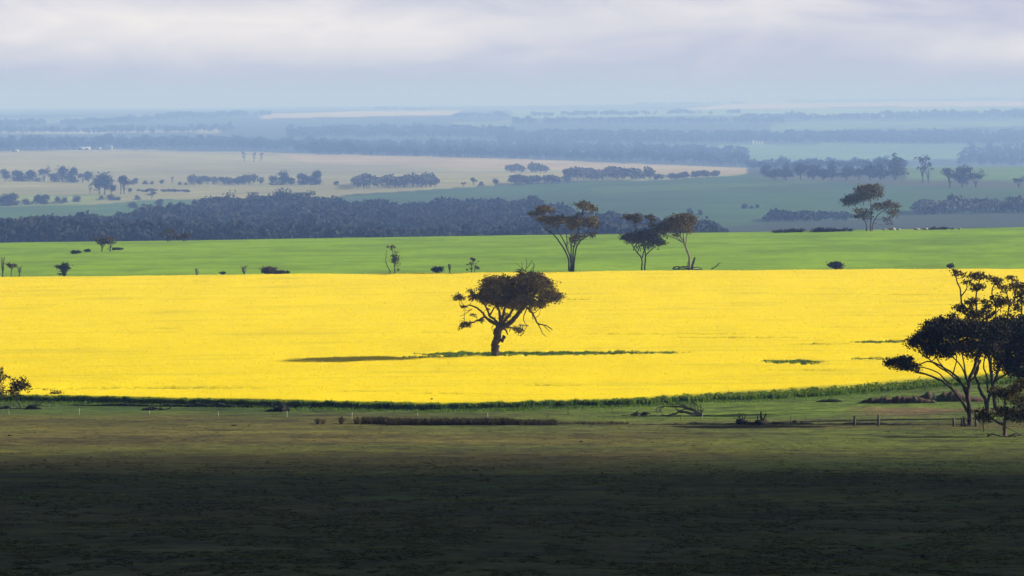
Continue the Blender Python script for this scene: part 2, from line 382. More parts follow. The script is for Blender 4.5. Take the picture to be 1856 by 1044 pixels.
def gap(px, py):
    g = np.zeros(px.shape); w = vnoise(px/22, py/3, 31)*.8 + vnoise(px/6, py/2, 32)*1.1
    for a, b, rx, ry, s in GAPS:
        q = ((px-a)/rx)**2 + ((py-b)/ry + w)**2
        g = np.maximum(g, s * sm(1.35, .45, q))
    return np.clip(g, 0, 1)
def canola():
    rows = [0.0]; D0 = float(_ed.min()) - 1
    ds = []; x = D0
    while x < 903: ds.append(x); x += x*x/(36*F)*.55
    ds = np.array(ds + [903.0]); uu = np.concatenate([-np.geomspace(.45, .134, 14), np.arange(-.128, .1281, .0005), np.geomspace(.134, .45, 14)])
    X = uu[None]*ds[:, None]; D = np.repeat(ds[:, None], len(uu), 1)
    PX = CX + X/D*F; fr = front(PX)
    D2 = np.where(D < fr, fr, D); X2 = X/D*D2
    x, d = X2.ravel(), D2.ravel(); z = gz(x, d)
    px, py = proj(x, d, z + HC); g = gap(px, py)
    h = HC*(1-.62*g) - .06 + .04*vnoise(x/1.1, d/1.3, 41) + .08*vnoise(x/5, d/11, 42)
    edge = (D < fr).ravel(); h = np.where(edge, h - .30, h)
    near = sm(1.2+3.8*sm(950, 1500, px), 0, d - front(px)); h = h - .18*near
    yel = np.array([.88, .70, .001]); green = np.array([.07, .13, .02])
    streak = np.clip(vnoise(x/30, d/10, 43)*1.4, 0, 1)*.10 + np.clip(vnoise(x/14, d/3.2, 46)-.12, 0, 1)*.5
    f = np.clip(g*1.15 + near*.75 + streak, 0, 1)
    c = lerp3(yel, green, f)
    nr, nc = X.shape; i = np.arange((nr-1)*(nc-1)); r, cc = i//(nc-1), i % (nc-1); a = r*nc+cc
    Fc = np.stack([a, a+1, a+nc+1, a+nc], -1); keep = ~((D < fr).ravel()[Fc].all(1)); Fc = Fc[keep]
    V = [np.stack([x, d, z+h], -1)]; A = [c]; FF = [Fc]; MI = [np.zeros(len(Fc), int)]; n = len(x)
    def quads(P, size, hang, mi, tall=None):
        nonlocal n
        k = len(P); a = rng.normal(size=(k, 3)); a[:, 2] *= hang; a /= np.linalg.norm(a, axis=1)[:, None]
        if mi != 2:
            a[:, 2] = np.clip(a[:, 2], -.3, .3); a /= np.linalg.norm(a, axis=1)[:, None]
        up = rng.normal(size=(k, 3)) if mi == 2 else np.array([0, 0, 1.]) + .2*rng.normal(size=(k, 3))
        b = np.cross(a, up); b /= np.linalg.norm(b, axis=1)[:, None]
        s = size*(.6+.8*rng.random(k))[:, None]
        q = np.stack([P+a*s, P+b*s*.7, P-a*s, P-b*s*.7], 1).reshape(-1, 3)
        V.append(q); A.append(np.ones((len(q), 3))); FF.append(np.arange(len(q)).reshape(-1, 4)+n); MI.append(np.full(k, mi)); n += len(q)
    # flower heads
    K = 330000
    px = rng.uniform(-260, 2116, K); t = rng.random(K)
    lo = front(px)-.6; inv_lo, inv_hi = 1/lo, 1/903.
    d = 1/(inv_lo + (inv_hi-inv_lo)*t); x = (px-CX)/F*d; z = gz(x, d)
    _, py = proj(x, d, z+HC); g = gap(px, py); ed = d - front(px)
    near = sm(1.2+3.8*sm(950, 1500, px), 0, ed)
    thin = np.clip(vnoise(x/14, d/3.2, 46)-.12, 0, 1)*1.6 + np.clip(vnoise(x/4, d/1.6, 47)-.2, 0, 1)*1.2
    keep = (rng.random(K) > thin) & (rng.random(K) > g*1.25) & (rng.random(K) > near*.62) & (vnoise(x/1.0, d/1.0, 44) + .5 > near*.45)
    x, d, z, g, near = x[keep], d[keep], z[keep], g[keep], near[keep]
    P = np.stack([x, d, z + HC + .02 + .12*(rng.random(len(x))-.6) + .08*vnoise(x/5, d/11, 42) - near*.04], -1)
    quads(P, .085 + .00016*(d-560)[:, None], .35, 1)
    # green leaves in the gaps
    gi = []
    for a, b, rx, ry, s in GAPS[:9]:
        m = int(rx*ry*45*s); gpx = rng.uniform(a-rx*1.1, a+rx*1.1, m); gpy = rng.uniform(b-ry*1.6, b+ry*2.2, m)
        dd = np.array([inv(p, q + 9) for p, q in zip(gpx, gpy)]); gi.append(np.stack([gpx, dd], -1))
    gi = np.concatenate(gi); x = (gi[:, 0]-CX)/F*gi[:, 1]; d = gi[:, 1]; z = gz(x, d); _, py = proj(x, d, z+HC); k = gap(gi[:, 0], py) > .25
    x, d, z = x[k], d[k], z[k]
    quads(np.stack([x, d, z+.25+.6*rng.random(len(x))], -1), .13, 2.0, 2)
    # stalks along the front edge of the crop
    K = 42000
    px = rng.uniform(-260, 2116, K); off = rng.exponential(.7+1.0*sm(950, 1500, px), K) + 1.0*vnoise(px/19, px*0, 45) - .55*sm(1100, 1500, px)
    dep = sm(1000, 1700, px)*3.0; d = front(px) - .9 + off - dep*rng.random(K); x = (px-CX)/F*d; z = gz(x, d)
    h = HC*(.55+.42*rng.random(K)+.22*vnoise(px/9, px*0, 48)) * (1 - .35*np.clip((front(px)-d)/3.5, 0, 1)); w = .035+.05*rng.random(K)
    lean = rng.normal(0, .10, (K, 2)); B = np.stack([x, d, z-.05], -1); T = B + np.stack([lean[:, 0], lean[:, 1], h], -1); an = rng.uniform(0, math.pi, K)
    wv = np.stack([np.cos(an)*w, np.sin(an)*w, 0*w], -1)
    q = np.stack([B-wv, B+wv, T+wv*1.3, T-wv*1.3], 1).reshape(-1, 3)
    V.append(q); A.append(np.ones((len(q), 3))); FF.append(np.arange(len(q)).reshape(-1, 4)+n); MI.append(np.full(K, 2)); n += len(q)
    K2 = 26000; px2 = rng.uniform(-260, 2116, K2); d2 = front(px2) - .6 - rng.exponential(1.3+1.5*sm(950, 1500, px2), K2)*(1+.8*vnoise(px2/25, px2*0, 49)); x2 = (px2-CX)/F*d2; z2 = gz(x2, d2)
    h2 = .10+.38*rng.random(K2)**2*np.exp(-(front(px2)-d2)/4); B2 = np.stack([x2, d2, z2-.05], -1); T2 = B2+np.stack([rng.normal(0, .1, K2), rng.normal(0, .1, K2), h2], -1); a2 = rng.uniform(0, math.pi, K2); w2 = .04+.06*rng.random(K2)
    wv2 = np.stack([np.cos(a2)*w2, np.sin(a2)*w2, 0*w2], -1); q2 = np.stack([B2-wv2, B2+wv2, T2+wv2*.5, T2-wv2*.5], 1).reshape(-1, 3)
    V.append(q2); A.append(np.ones((len(q2), 3))); FF.append(np.arange(len(q2)).reshape(-1, 4)+n); MI.append(np.full(K2, 2)); n += len(q2)
    kk = rng.random(K) < .35; P = T[kk] + np.array([0, 0, .03]); quads(P, .05, .5, 1)
    o = meshobj('canola_field', np.concatenate(V), np.concatenate(FF), [M['canopy'], M['flower'], M['stalk']], midx=np.concatenate(MI), attr=np.concatenate(A))
    tag(o, 'broad sheet of bright yellow flowering canola with a green stalk edge along the paddock', 'canola crop', kind='stuff')
canola()

# ------------------------------------------------------------------ foliage
def leaf_quads(E, size, dens=1.0, r=None, hang=.5, lw=.5, cover=2.6):
    """E: rows cx cy cz rx ry rz density -> quads spread through the ellipsoids in tufts"""
    r = r or rng; out = []
    for e in E:
        c = e[:3]; R = e[3:6]; dn = e[6]
        area = math.pi*R[0]*R[2]; nl = max(6, int(cover*dens*dn*area/(size*size*1.6*.5)))
        nt = max(2, nl//9)
        v = r.normal(size=(nt, 3)); v /= np.linalg.norm(v, axis=1)[:, None]; rad = (.30+.70*r.random(nt))**.6
        v[:, 2] = np.where(r.random(nt) < .35, np.abs(v[:, 2]), v[:, 2])
        P = c + v*rad[:, None]*R*(1+.16*r.normal(size=(nt, 1)))
        sg = np.minimum(size*1.5, R.min()*.55)
        Q = np.repeat(P, 9, 0) + r.normal(size=(nt*9, 3))*np.array([1.25, 1.25, .75])*sg
        out.append(Q)
    P = np.concatenate(out); k = len(P)
    a = r.normal(size=(k, 3)); a[:, 2] -= hang; a /= np.linalg.norm(a, axis=1)[:, None]
    b = np.cross(a, r.normal(size=(k, 3))); b /= np.linalg.norm(b, axis=1)[:, None]
    s = size*(.55+.9*r.random(k))[:, None]
    V = np.stack([P+a*s, P+b*s*lw, P-a*s, P-b*s*lw], 1).reshape(-1, 3)
    return V, np.arange(len(V)).reshape(-1, 4)
def smooth_path(P, n=4):
    P = np.asarray(P, float)
    if len(P) < 3: return np.stack([P[0]+(P[-1]-P[0])*t for t in np.linspace(0, 1, 4)])
    Q = np.vstack([2*P[0]-P[1], P, 2*P[-1]-P[-2]]); out = []
    for i in range(1, len(Q)-2):
        for t in np.arange(n)/n:
            out.append(.5*((2*Q[i])+(-Q[i-1]+Q[i+1])*t+(2*Q[i-1]-5*Q[i]+4*Q[i+1]-Q[i+2])*t*t+(-Q[i-1]+3*Q[i]-3*Q[i+1]+Q[i+2])*t**3))
    out.append(P[-1]); return np.array(out)

def tree(name, label, cat, spec, group=None):
    """spec: org+k (origin and zoom of the measured drawing), base (drawing), d, stems, fol, leafm, barkm, size"""
    r = random.Random(spec.get('seed', 1)); nr = np.random.default_rng(spec.get('seed', 1))
    ox, oy, k = spec['frame']; bx, by = spec['base']; d = spec['d']
    bpx, bpy_ = ox+bx/k, oy+by/k
    bw = at(bpx, bpy_, d); gzv = float(gz(bw[0], d)); base = np.array([bw[0], d, gzv])
    root = empty(name, tuple(base), label, cat, group)
    s = F/d
    def W(p, y=0.0):
        w = at(ox+p[0]/k, oy+p[1]/k, d) - base; w[1] = y; return w
    tb = MB(); sk = []
    for si, st in enumerate(spec['stems']):
        pts, r0, r1 = st[0], st[1], st[2]; dy = r.uniform(-1, 1)*spec.get('spread', 1.6)
        if len(st) > 3: dy = st[3]
        onbase = abs(pts[0][1]-by) < 14*k/4*1.2
        n = len(pts); Q = []
        y0 = 0.0
        if not onbase and sk:
            w0 = W(pts[0]); A = np.array([q for q in sk]); j = np.argmin((A[:, 0]-w0[0])**2+(A[:, 2]-w0[2])**2); y0 = A[j, 1]
        for i, p in enumerate(pts): Q.append(W(p, y0+dy*(i/(n-1))**1.2))
        if onbase:
            Q[0][1] = 0; g = Q[0].copy(); g[2] = min(g[2]-.05, -.15); g[0] -= 0; Q = [g]+Q
        P = smooth_path(Q, 5); m = len(P); P[1:-1] += nr.normal(size=(m-2, 3))*r0/k/s*.16
        R = np.linspace(r0, r1, m)/k/s
        if onbase: R[:3] *= np.array([1.35, 1.18, 1.06])
        tb.tube(P, np.maximum(R, .012), 8 if r0 > 8 else 5, .12, r)
        sk += list(P[::2])
    SK = np.array(sk) if sk else np.zeros((1, 3))
    E = []; cw = spec.get('depth', .8)
    xs = [f[0] for f in spec['fol']] or [bx]; c0 = (min(xs)+max(xs))/2; hw = max(20, (max(xs)-min(xs))/2+30)
    for f in spec['fol']:
        cx, cy, rx, ry = f[:4]; dn = f[4] if len(f) > 4 else 1.0
        w = W((cx, cy)); rx_, rz_ = rx/k/s*spec.get('grow', 1.08), ry/k/s*spec.get('grow', 1.08); ryy = max(rx_*.8, rz_)
        room = hw/k/s*math.sqrt(max(.05, 1-((cx-c0)/hw)**2))*cw
        E.append([w[0], r.uniform(-.25, .25)*room, w[2], rx_, ryy, rz_, dn])
        if rx_ > .5 and room > 1.0 and dn >= .7:
            for sg in (-1, 1):
                E.append([w[0]+r.uniform(-.3, .3)*rx_, sg*room*r.uniform(.4, .75), w[2]+r.uniform(-.25, .1)*rz_, rx_*.8, ryy*.9, rz_*.8, dn*.6])
        # branch into the clump
    for e in E:
        c = np.array(e[:3]); D2 = ((SK-c)**2).sum(1) + 6*np.maximum(0, SK[:, 2]-c[2]+.1)**2; j = int(np.argmin(D2)); st = SK[j]
        L = np.linalg.norm(c-st)
        if L > .15:
            mid = (st+c)/2 + nr.normal(size=3)*L*.10 - np.array([0, 0, .05*L])
            P = smooth_path([st, mid, c], 4); tb.tube(P, np.linspace(max(.025, .016*L+.02), .018, len(P)), 5, .1, r)
        for q in range(spec.get('twigs', 3) + int(e[3]*1.2)):
            v = nr.normal(size=3); v /= np.linalg.norm(v); tip = c+v*np.array(e[3:6])*.9; b0 = c+(st-c)*r.uniform(0, .35)
            P = smooth_path([b0, (b0+tip)/2+nr.normal(size=3)*.08*np.linalg.norm(tip-b0), tip], 2)
            tb.tube(P, np.linspace(.022, .010, len(P))*(s and max(1, 9/s)), 4, 0, r)
    tb.build('trunk', M[spec.get('bark', 'bark')], root, True)
    if spec['fol']:
        V, Fc = leaf_quads(np.array(E), spec.get('size', .16), spec.get('dens', 1.0), nr, spec.get('hang', .4))
        meshobj('crown', V, Fc, M[spec.get('leaf', 'leaf')], root)
    return root

def dbase(px, py): return inv(px, py)
T = []
# the lone tree in the yellow crop
tree('eucalyptus_tree', 'lone dark tree with bare top twigs standing in the middle of the yellow crop', 'tree', dict(
 frame=(780, 440, 4.35), base=(508, 906), d=inv(897, 657), seed=3, size=.135, dens=1.0, leaf='leaf_brown', bark='bark', spread=1.8, twigs=4,
 stems=[([(508, 900), (512, 850), (525, 770), (540, 690), (545, 640)], 34, 27, 0), ([(535, 760), (512, 720), (510, 682)], 17, 13, .1), ([(560, 780), (580, 745), (575, 735)], 16, 9, -.3),
  ([(548, 680), (610, 640), (665, 595), (715, 530), (748, 495), (790, 430), (850, 380)], 23, 9, .9), ([(540, 650), (490, 628), (440, 592), (405, 545), (350, 505), (300, 492), (245, 512)], 13, 3, -1.2),
  ([(530, 650), (480, 615), (430, 590), (385, 608), (330, 632), (250, 655)], 10, 4, 1.4), ([(540, 650), (500, 600), (465, 575), (440, 510), (400, 450), (340, 425)], 11, 4, .8),
  ([(548, 650), (550, 590), (535, 520), (500, 450), (470, 400)], 13, 6, -.6), ([(555, 650), (575, 560), (600, 480), (640, 400)], 14, 6, -1.2), ([(470, 570), (500, 520), (520, 480)], 8, 4), ([(560, 650), (630, 560), (700, 440), (760, 350)], 12, 5, -1.8),
  ([(748, 500), (800, 552), (828, 600), (845, 635), (890, 650), (930, 665), (962, 690)], 9, 3, .5), ([(845, 635), (870, 680), (885, 715), (915, 745)], 5, 2), ([(890, 650), (930, 690), (950, 705)], 3.5, 1.5), ([(760, 520), (735, 590), (745, 630), (775, 660)], 5, 2), ([(808, 560), (805, 600), (835, 590)], 4, 1.5),
  ([(585, 670), (600, 700), (612, 725)], 9, 4, .4), ([(600, 670), (650, 670), (690, 690)], 7, 3),
  ([(730, 260), (750, 210), (760, 165), (752, 110)], 4, 1.5, .1), ([(760, 200), (785, 165), (800, 128)], 3, 1.4), ([(780, 250), (800, 205), (822, 180), (805, 150)], 4, 1.5), ([(740, 215), (715, 190), (672, 158)], 3, 1.4), ([(735, 220), (720, 165), (728, 150)], 2.5, 1.2), ([(800, 240), (815, 200), (812, 170)], 4, 1.5), ([(755, 215), (690, 205), (665, 215)], 3, 1.4),
  ([(500, 640), (485, 670), (490, 700)], 4, 1.5), ([(330, 520), (270, 560), (235, 575)], 3, 1.5), ([(400, 620), (410, 650)], 3, 1.5)],
 fol=[(480, 385, 92, 95), (470, 300, 60, 38), (560, 320, 105, 62), (600, 400, 120, 80), (700, 400, 110, 95), (790, 330, 110, 75), (890, 345, 95, 62), (930, 415, 85, 52), (1000, 430, 44, 38), (800, 268, 80, 36), (870, 290, 50, 30), (700, 236, 50, 18, .6), (720, 290, 90, 40),
  (520, 462, 70, 42), (440, 465, 36, 26, .5), (760, 462, 75, 40), (650, 470, 90, 40), (560, 480, 55, 38, .7), (640, 490, 75, 45, .8), (860, 480, 60, 32, .9), (880, 500, 25, 18), (345, 430, 38, 38, .8), (325, 388, 22, 22), (230, 435, 42, 20), (205, 415, 16, 14), (420, 302, 20, 12), (275, 645, 42, 24), (250, 668, 25, 14), (345, 576, 26, 12), (685, 680, 48, 22, .7), (712, 700, 22, 22), (590, 600, 55, 34, .6), (270, 505, 30, 8), (455, 520, 18, 12, .8), (405, 618, 45, 12, .6), (800, 508, 42, 26, .6), (420, 440, 60, 40, .9)]))
# three big trees behind the crop
fr7 = (928, 340, 4.0)
tree('eucalyptus_tree', 'tallest tree behind the crop, its several stems fanning out from one base', 'tree', dict(
 frame=fr7, base=(430, 595), d=908, seed=5, size=.22, leaf='leaf_gold', spread=2.6, dens=1.1, grow=1.16,
 stems=[([(415, 595), (405, 500), (350, 400), (290, 330), (235, 295), (205, 240)], 8, 3, 1.5), ([(425, 595), (425, 520), (395, 430), (365, 370), (320, 290)], 8, 3, -1.5), ([(432, 595), (430, 470), (432, 380), (445, 280)], 7, 3, 2.2), ([(445, 595), (460, 470), (485, 400), (540, 355), (590, 330)], 8, 3, .8),
  ([(438, 595), (445, 470), (465, 360), (490, 270), (510, 190), (520, 150)], 7, 3, -1.5), ([(400, 430), (395, 340), (380, 260)], 4, 2), ([(300, 340), (250, 300), (215, 180)], 4, 2), ([(500, 260), (495, 200), (475, 160)], 3, 2), ([(520, 360), (560, 300), (575, 260)], 4, 2), ([(600, 330), (640, 285)], 2, 1)],
 fol=[(235, 162, 58, 20), (235, 148, 38, 12), (148, 190, 26, 11), (195, 195, 40, 14, .6), (510, 128, 52, 16), (550, 140, 46, 16), (580, 155, 24, 20), (230, 230, 40, 16), (290, 235, 92, 22), (350, 230, 55, 20), (450, 235, 60, 26), (490, 255, 45, 30), (575, 245, 44, 26), (590, 270, 35, 22), (440, 280, 35, 28, .7), (465, 365, 38, 24, .8), (440, 395, 20, 30, .6), (520, 350, 40, 18, .6), (590, 345, 22, 16, .7), (510, 195, 30, 18, .35), (300, 275, 60, 16, .4)]))
tree('eucalyptus_tree', 'twin-trunked tree with two raised tufts above a low wide crown behind the yellow crop', 'tree', dict(
 frame=fr7, base=(955, 595), d=909, seed=8, size=.21, leaf='leaf', spread=2.2, dens=1.1, grow=1.16,
 stems=[([(940, 595), (942, 520), (905, 465), (865, 410), (835, 375)], 7, 3, 1.2), ([(962, 595), (968, 480), (950, 420), (935, 350)], 8, 3, -1), ([(970, 490), (1010, 450), (1050, 420), (1085, 398)], 5, 2, 1), ([(945, 510), (965, 440), (990, 380), (1000, 290), (1008, 225)], 5, 2, .5), ([(940, 390), (905, 310), (885, 260), (885, 225)], 5, 2.5, .4), ([(885, 440), (920, 390), (960, 345)], 4, 2), ([(870, 415), (890, 380)], 3, 2)],
 fol=[(840, 212, 38, 14), (885, 212, 36, 18), (900, 240, 22, 22), (998, 215, 34, 13), (1022, 235, 22, 11), (1018, 272, 24, 12), (950, 332, 50, 18), (885, 352, 80, 24), (820, 365, 34, 16), (905, 375, 70, 20), (1000, 355, 62, 26), (1045, 392, 52, 18), (1085, 398, 22, 18), (960, 395, 80, 36, .55), (870, 395, 45, 14, .6), (1000, 420, 60, 22, .5), (930, 440, 45, 20, .3), (1010, 320, 40, 14, .8)]))
tree('eucalyptus_tree', 'single pale stem tree leaning left with a swept crown behind the yellow crop', 'tree', dict(
 frame=fr7, base=(1285, 590), d=908, seed=11, size=.21, leaf='leaf_gold', bark='bark_pale', spread=2.0, dens=1.1, grow=1.12,
 stems=[([(1285, 590), (1288, 520), (1262, 440), (1232, 372), (1185, 320)], 10, 3, 1.0), ([(1250, 412), (1240, 335), (1240, 265)], 5, 2.5, -1), ([(1258, 425), (1272, 330), (1290, 260)], 4, 2, .8), ([(1235, 395), (1165, 360), (1090, 340), (1060, 320)], 4, 2, -.6), ([(1240, 400), (1190, 350), (1120, 290)], 4, 2, 1.2), ([(1285, 540), (1268, 545)], 4, 2), ([(1230, 375), (1215, 300), (1200, 250)], 3, 2)],
 fol=[(1092, 272, 40, 18), (1060, 305, 48, 16), (1030, 328, 26, 12), (1160, 240, 52, 24), (1240, 218, 68, 22), (1230, 245, 80, 28), (1300, 232, 28, 24), (1310, 260, 18, 14), (1285, 310, 26, 16, .8), (1200, 285, 80, 26), (1110, 310, 55, 16, .7), (1240, 205, 48, 12), (1120, 345, 60, 16, .35), (1250, 320, 40, 26, .5), (1190, 340, 40, 22, .35)]))
# crest tree
tree('eucalyptus_tree', 'bushy tree with three pale stems alone on the grassy crest at right', 'tree', dict(
 frame=(1392, 300, 4.0), base=(737, 450), d=1192, seed=14, size=.27, leaf='leaf_gold', bark='bark_pale', spread=2.0,
 stems=[([(715, 450), (705, 400), (665, 335), (622, 280)], 6, 2.5, 1), ([(743, 450), (748, 350), (742, 250), (735, 200)], 6, 2.5, -1), ([(757, 450), (775, 390), (820, 340), (870, 310)], 6, 2.5, .8), ([(710, 410), (690, 380), (660, 365)], 3, 2), ([(747, 330), (775, 300)], 3, 2), ([(622, 290), (600, 250)], 3, 2)],
 fol=[(560, 262, 30, 24), (600, 235, 42, 26), (640, 250, 40, 24), (680, 185, 48, 34), (735, 165, 55, 24), (790, 165, 34, 22), (800, 205, 26, 30), (740, 215, 60, 26), (670, 235, 45, 24), (690, 335, 52, 22), (655, 368, 28, 14), (790, 300, 40, 22, .8), (860, 290, 48, 26), (925, 295, 28, 20), (900, 340, 36, 20), (860, 395, 42, 20, .5), (735, 375, 28, 20, .5), (700, 375, 22, 22, .7), (880, 420, 30, 12, .4)]))
# big right-hand group
fr6 = (1580, 470, 3.07)
tree('eucalyptus_tree', 'large black-crowned spreading tree with many fanned limbs beside the fence at right', 'tree', dict(
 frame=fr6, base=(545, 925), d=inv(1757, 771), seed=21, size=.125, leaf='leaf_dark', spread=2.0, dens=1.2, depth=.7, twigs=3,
 stems=[([(547, 925), (545, 850), (535, 760), (545, 680), (575, 600), (600, 500)], 17, 7, .8), ([(540, 860), (505, 795), (440, 715), (350, 655), (260, 628), (190, 605)], 9, 3, -.6), ([(535, 770), (485, 665), (405, 605), (320, 570), (260, 600)], 8, 3, 1.2), ([(530, 720), (445, 645), (355, 585), (300, 540)], 6, 3, -1.5), ([(540, 700), (505, 600), (440, 530)], 6, 3, 1.5),
  ([(538, 700), (515, 590), (490, 470)], 6, 3, -1), ([(440, 715), (380, 640), (300, 605), (240, 600)], 5, 2, .5), ([(400, 600), (370, 560), (350, 500)], 4, 2), ([(560, 640), (600, 560), (660, 470)], 7, 3, 1.4), ([(545, 690), (590, 620), (590, 540)], 6, 3, -1.6), ([(450, 650), (470, 560), (460, 500)], 4, 2), ([(350, 655), (300, 640), (230, 630)], 3, 1.5), ([(500, 790), (480, 740)], 3, 1.5), ([(270, 650), (240, 690)], 2, 1)],
 fol=[(150, 575, 58, 26), (190, 560, 42, 20), (100, 580, 28, 20), (235, 600, 28, 22), (180, 600, 40, 16), (235, 465, 42, 34), (255, 430, 24, 18), (330, 440, 75, 66), (330, 375, 46, 34), (390, 350, 50, 28), (420, 410, 100, 70), (520, 385, 100, 56), (600, 410, 100, 68), (445, 322, 30, 14), (330, 505, 60, 32), (420, 500, 70, 36), (700, 400, 80, 60), (640, 490, 70, 50), (540, 490, 80, 44), (400, 535, 40, 20, .7), (560, 545, 50, 22, .5), (680, 540, 40, 30, .5)]))
tree('eucalyptus_tree', 'dark tree with forked trunk just behind the black-crowned one, cut by the right edge', 'tree', dict(
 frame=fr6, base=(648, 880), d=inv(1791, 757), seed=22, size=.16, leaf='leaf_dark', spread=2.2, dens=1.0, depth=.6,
 stems=[([(648, 880), (635, 800), (600, 720), (580, 640), (610, 560)], 13, 5, .8), ([(640, 860), (650, 760), (680, 680), (720, 560), (760, 470)], 10, 4, -1), ([(645, 740), (640, 650), (625, 590), (650, 500)], 6, 3, 1.4), ([(680, 680), (740, 640), (790, 600), (840, 540)], 6, 3, .8), ([(700, 620), (695, 560), (720, 480)], 5, 3), ([(780, 610), (840, 640), (850, 600)], 4, 2)],
 fol=[(760, 395, 95, 56), (720, 350, 60, 30), (850, 380, 90, 66), (800, 470, 80, 70), (850, 560, 80, 70), (740, 500, 60, 45, .9), (770, 580, 45, 50, .8), (900, 470, 100, 90), (960, 400, 90, 70), (860, 650, 50, 30, .8), (720, 565, 60, 40, .8), (800, 600, 70, 50), (890, 640, 60, 60), (690, 610, 30, 24, .6), (930, 700, 60, 50), (700, 450, 60, 50), (960, 560, 80, 60), (790, 640, 40, 20, .5)]))
tree('eucalyptus_tree', 'open tree whose scattered tufts on twisting stems rise above the black crowns at right', 'tree', dict(
 frame=fr6, base=(690, 850), d=inv(1805, 742), seed=23, size=.16, leaf='leaf_brown', spread=2.0, dens=.9, depth=.6,
 stems=[([(690, 850), (670, 650), (640, 480), (620, 340)], 13, 7, .3), ([(630, 400), (545, 330), (505, 260), (497, 175), (478, 120), (472, 92)], 7, 3, 1), ([(502, 205), (535, 165), (532, 130)], 4, 2), ([(615, 370), (585, 290), (580, 200), (592, 150), (600, 100)], 6, 3, -1), ([(640, 360), (650, 320), (695, 280), (672, 190), (692, 130)], 6, 3, .8), ([(660, 450), (740, 360), (762, 255), (742, 170)], 6, 3, -.8), ([(762, 265), (800, 210), (802, 150)], 5, 2.5), ([(740, 380), (820, 340), (840, 260), (832, 190)], 6, 3, 1), ([(600, 310), (640, 330), (700, 280)], 5, 3), ([(800, 210), (785, 130), (780, 105)], 4, 2), ([(545, 330), (570, 260), (570, 235)], 4, 2), ([(655, 300), (645, 250)], 3, 2), ([(470, 260), (440, 255)], 2, 1)],
 fol=[(472, 66, 26, 10), (474, 82, 22, 12), (455, 88, 12, 8), (525, 88, 24, 10), (545, 96, 16, 9), (530, 128, 26, 10), (590, 82, 26, 14), (606, 102, 34, 16), (640, 100, 22, 14), (590, 148, 36, 14), (575, 165, 24, 12), (620, 158, 18, 9), (695, 118, 32, 18), (690, 138, 24, 12), (575, 228, 28, 14), (548, 242, 26, 14), (500, 270, 30, 20), (530, 285, 35, 16), (485, 285, 20, 12), (740, 160, 26, 16, .8), (775, 102, 28, 10), (795, 110, 18, 10), (800, 145, 32, 20), (830, 155, 22, 14), (830, 190, 28, 22), (720, 200, 20, 10, .8), (680, 215, 22, 12, .8), (650, 240, 32, 20, .7), (745, 240, 42, 24), (710, 250, 30, 18, .8), (800, 270, 28, 14), (620, 300, 42, 24, .8), (580, 315, 40, 16), (680, 305, 40, 18, .6), (545, 310, 40, 14), (760, 300, 40, 20, .6), (840, 230, 26, 22, .8), (890, 150, 45, 30), (900, 220, 50, 40, .8), (640, 260, 26, 18, .7), (720, 165, 14, 14, .5)]))
tree('eucalyptus_tree', 'small low brownish tree with pale bent trunk in front of the big trees at right', 'tree', dict(
 frame=fr6, base=(740, 985), d=inv(1821, 792), seed=24, size=.13, leaf='leaf_brown', bark='bark_pale', spread=1.2, dens=.8, depth=.6,
 stems=[([(740, 985), (740, 945), (732, 920), (700, 905), (672, 890)], 13, 5, .3), ([(738, 935), (742, 880), (740, 800), (750, 740)], 9, 4, -.5), ([(740, 900), (780, 850), (810, 780)], 6, 3, .8), ([(680, 895), (640, 880), (615, 870)], 4, 2), ([(615, 900), (615, 955)], 4, 2), ([(740, 930), (800, 960), (850, 985)], 3, 1.5), ([(745, 860), (700, 850)], 4, 2)],
 fol=[(605, 860, 36, 26), (625, 890, 34, 22), (650, 880, 26, 18), (700, 735, 52, 22), (760, 735, 60, 30), (740, 765, 70, 22, .8), (715, 850, 42, 24), (770, 860, 48, 30), (820, 880, 45, 36), (850, 800, 45, 40), (830, 720, 45, 30, .8), (790, 800, 50, 30, .6), (880, 860, 50, 50), (740, 830, 50, 20, .6), (860, 700, 40, 26, .7), (810, 690, 50, 18, .6)]))
# left edge
fr1 = (0, 640, 8.7)
tree('small_tree', 'small round-topped tree on a thin curved stem near the left edge', 'tree', dict(
 frame=fr1, base=(325, 862), d=inv(37, 740), seed=31, size=.13, leaf='leaf_dark', spread=.6, dens=1.0, depth=.6,
 stems=[([(325, 862), (300, 800), (265, 735), (215, 680), (190, 620)], 13, 7, .3), ([(270, 740), (275, 640), (340, 560)], 9, 4, -.4), ([(230, 690), (240, 600), (220, 540)], 8, 4, .3)],
 fol=[(205, 520, 78, 62), (240, 560, 70, 60), (370, 455, 80, 50), (400, 500, 70, 44), (450, 560, 26, 50), (320, 520, 60, 50), (190, 610, 55, 40), (350, 560, 50, 30, .6), (210, 415, 26, 20, .8), (260, 660, 60, 40, .5)]))
tree('small_tree', 'brown-tinged tree cut off by the left edge of the view', 'tree', dict(
 frame=fr1, base=(-60, 860), d=inv(4, 741), seed=32, size=.14, leaf='leaf_brown', spread=.6, dens=.9, depth=.6,
 stems=[([(-60, 862), (-50, 700), (-20, 560), (0, 400)], 14, 6, .3), ([(-40, 640), (20, 600), (40, 560)], 7, 3)],
 fol=[(-10, 270, 40, 36), (10, 330, 50, 40), (65, 365, 44, 36), (-60, 330, 70, 60), (30, 420, 45, 26, .7), (30, 555, 38, 50), (20, 640, 50, 46, .8), (-50, 500, 70, 80), (150, 385, 18, 14, .7), (-120, 420, 60, 80), (-50, 620, 60, 60)]))

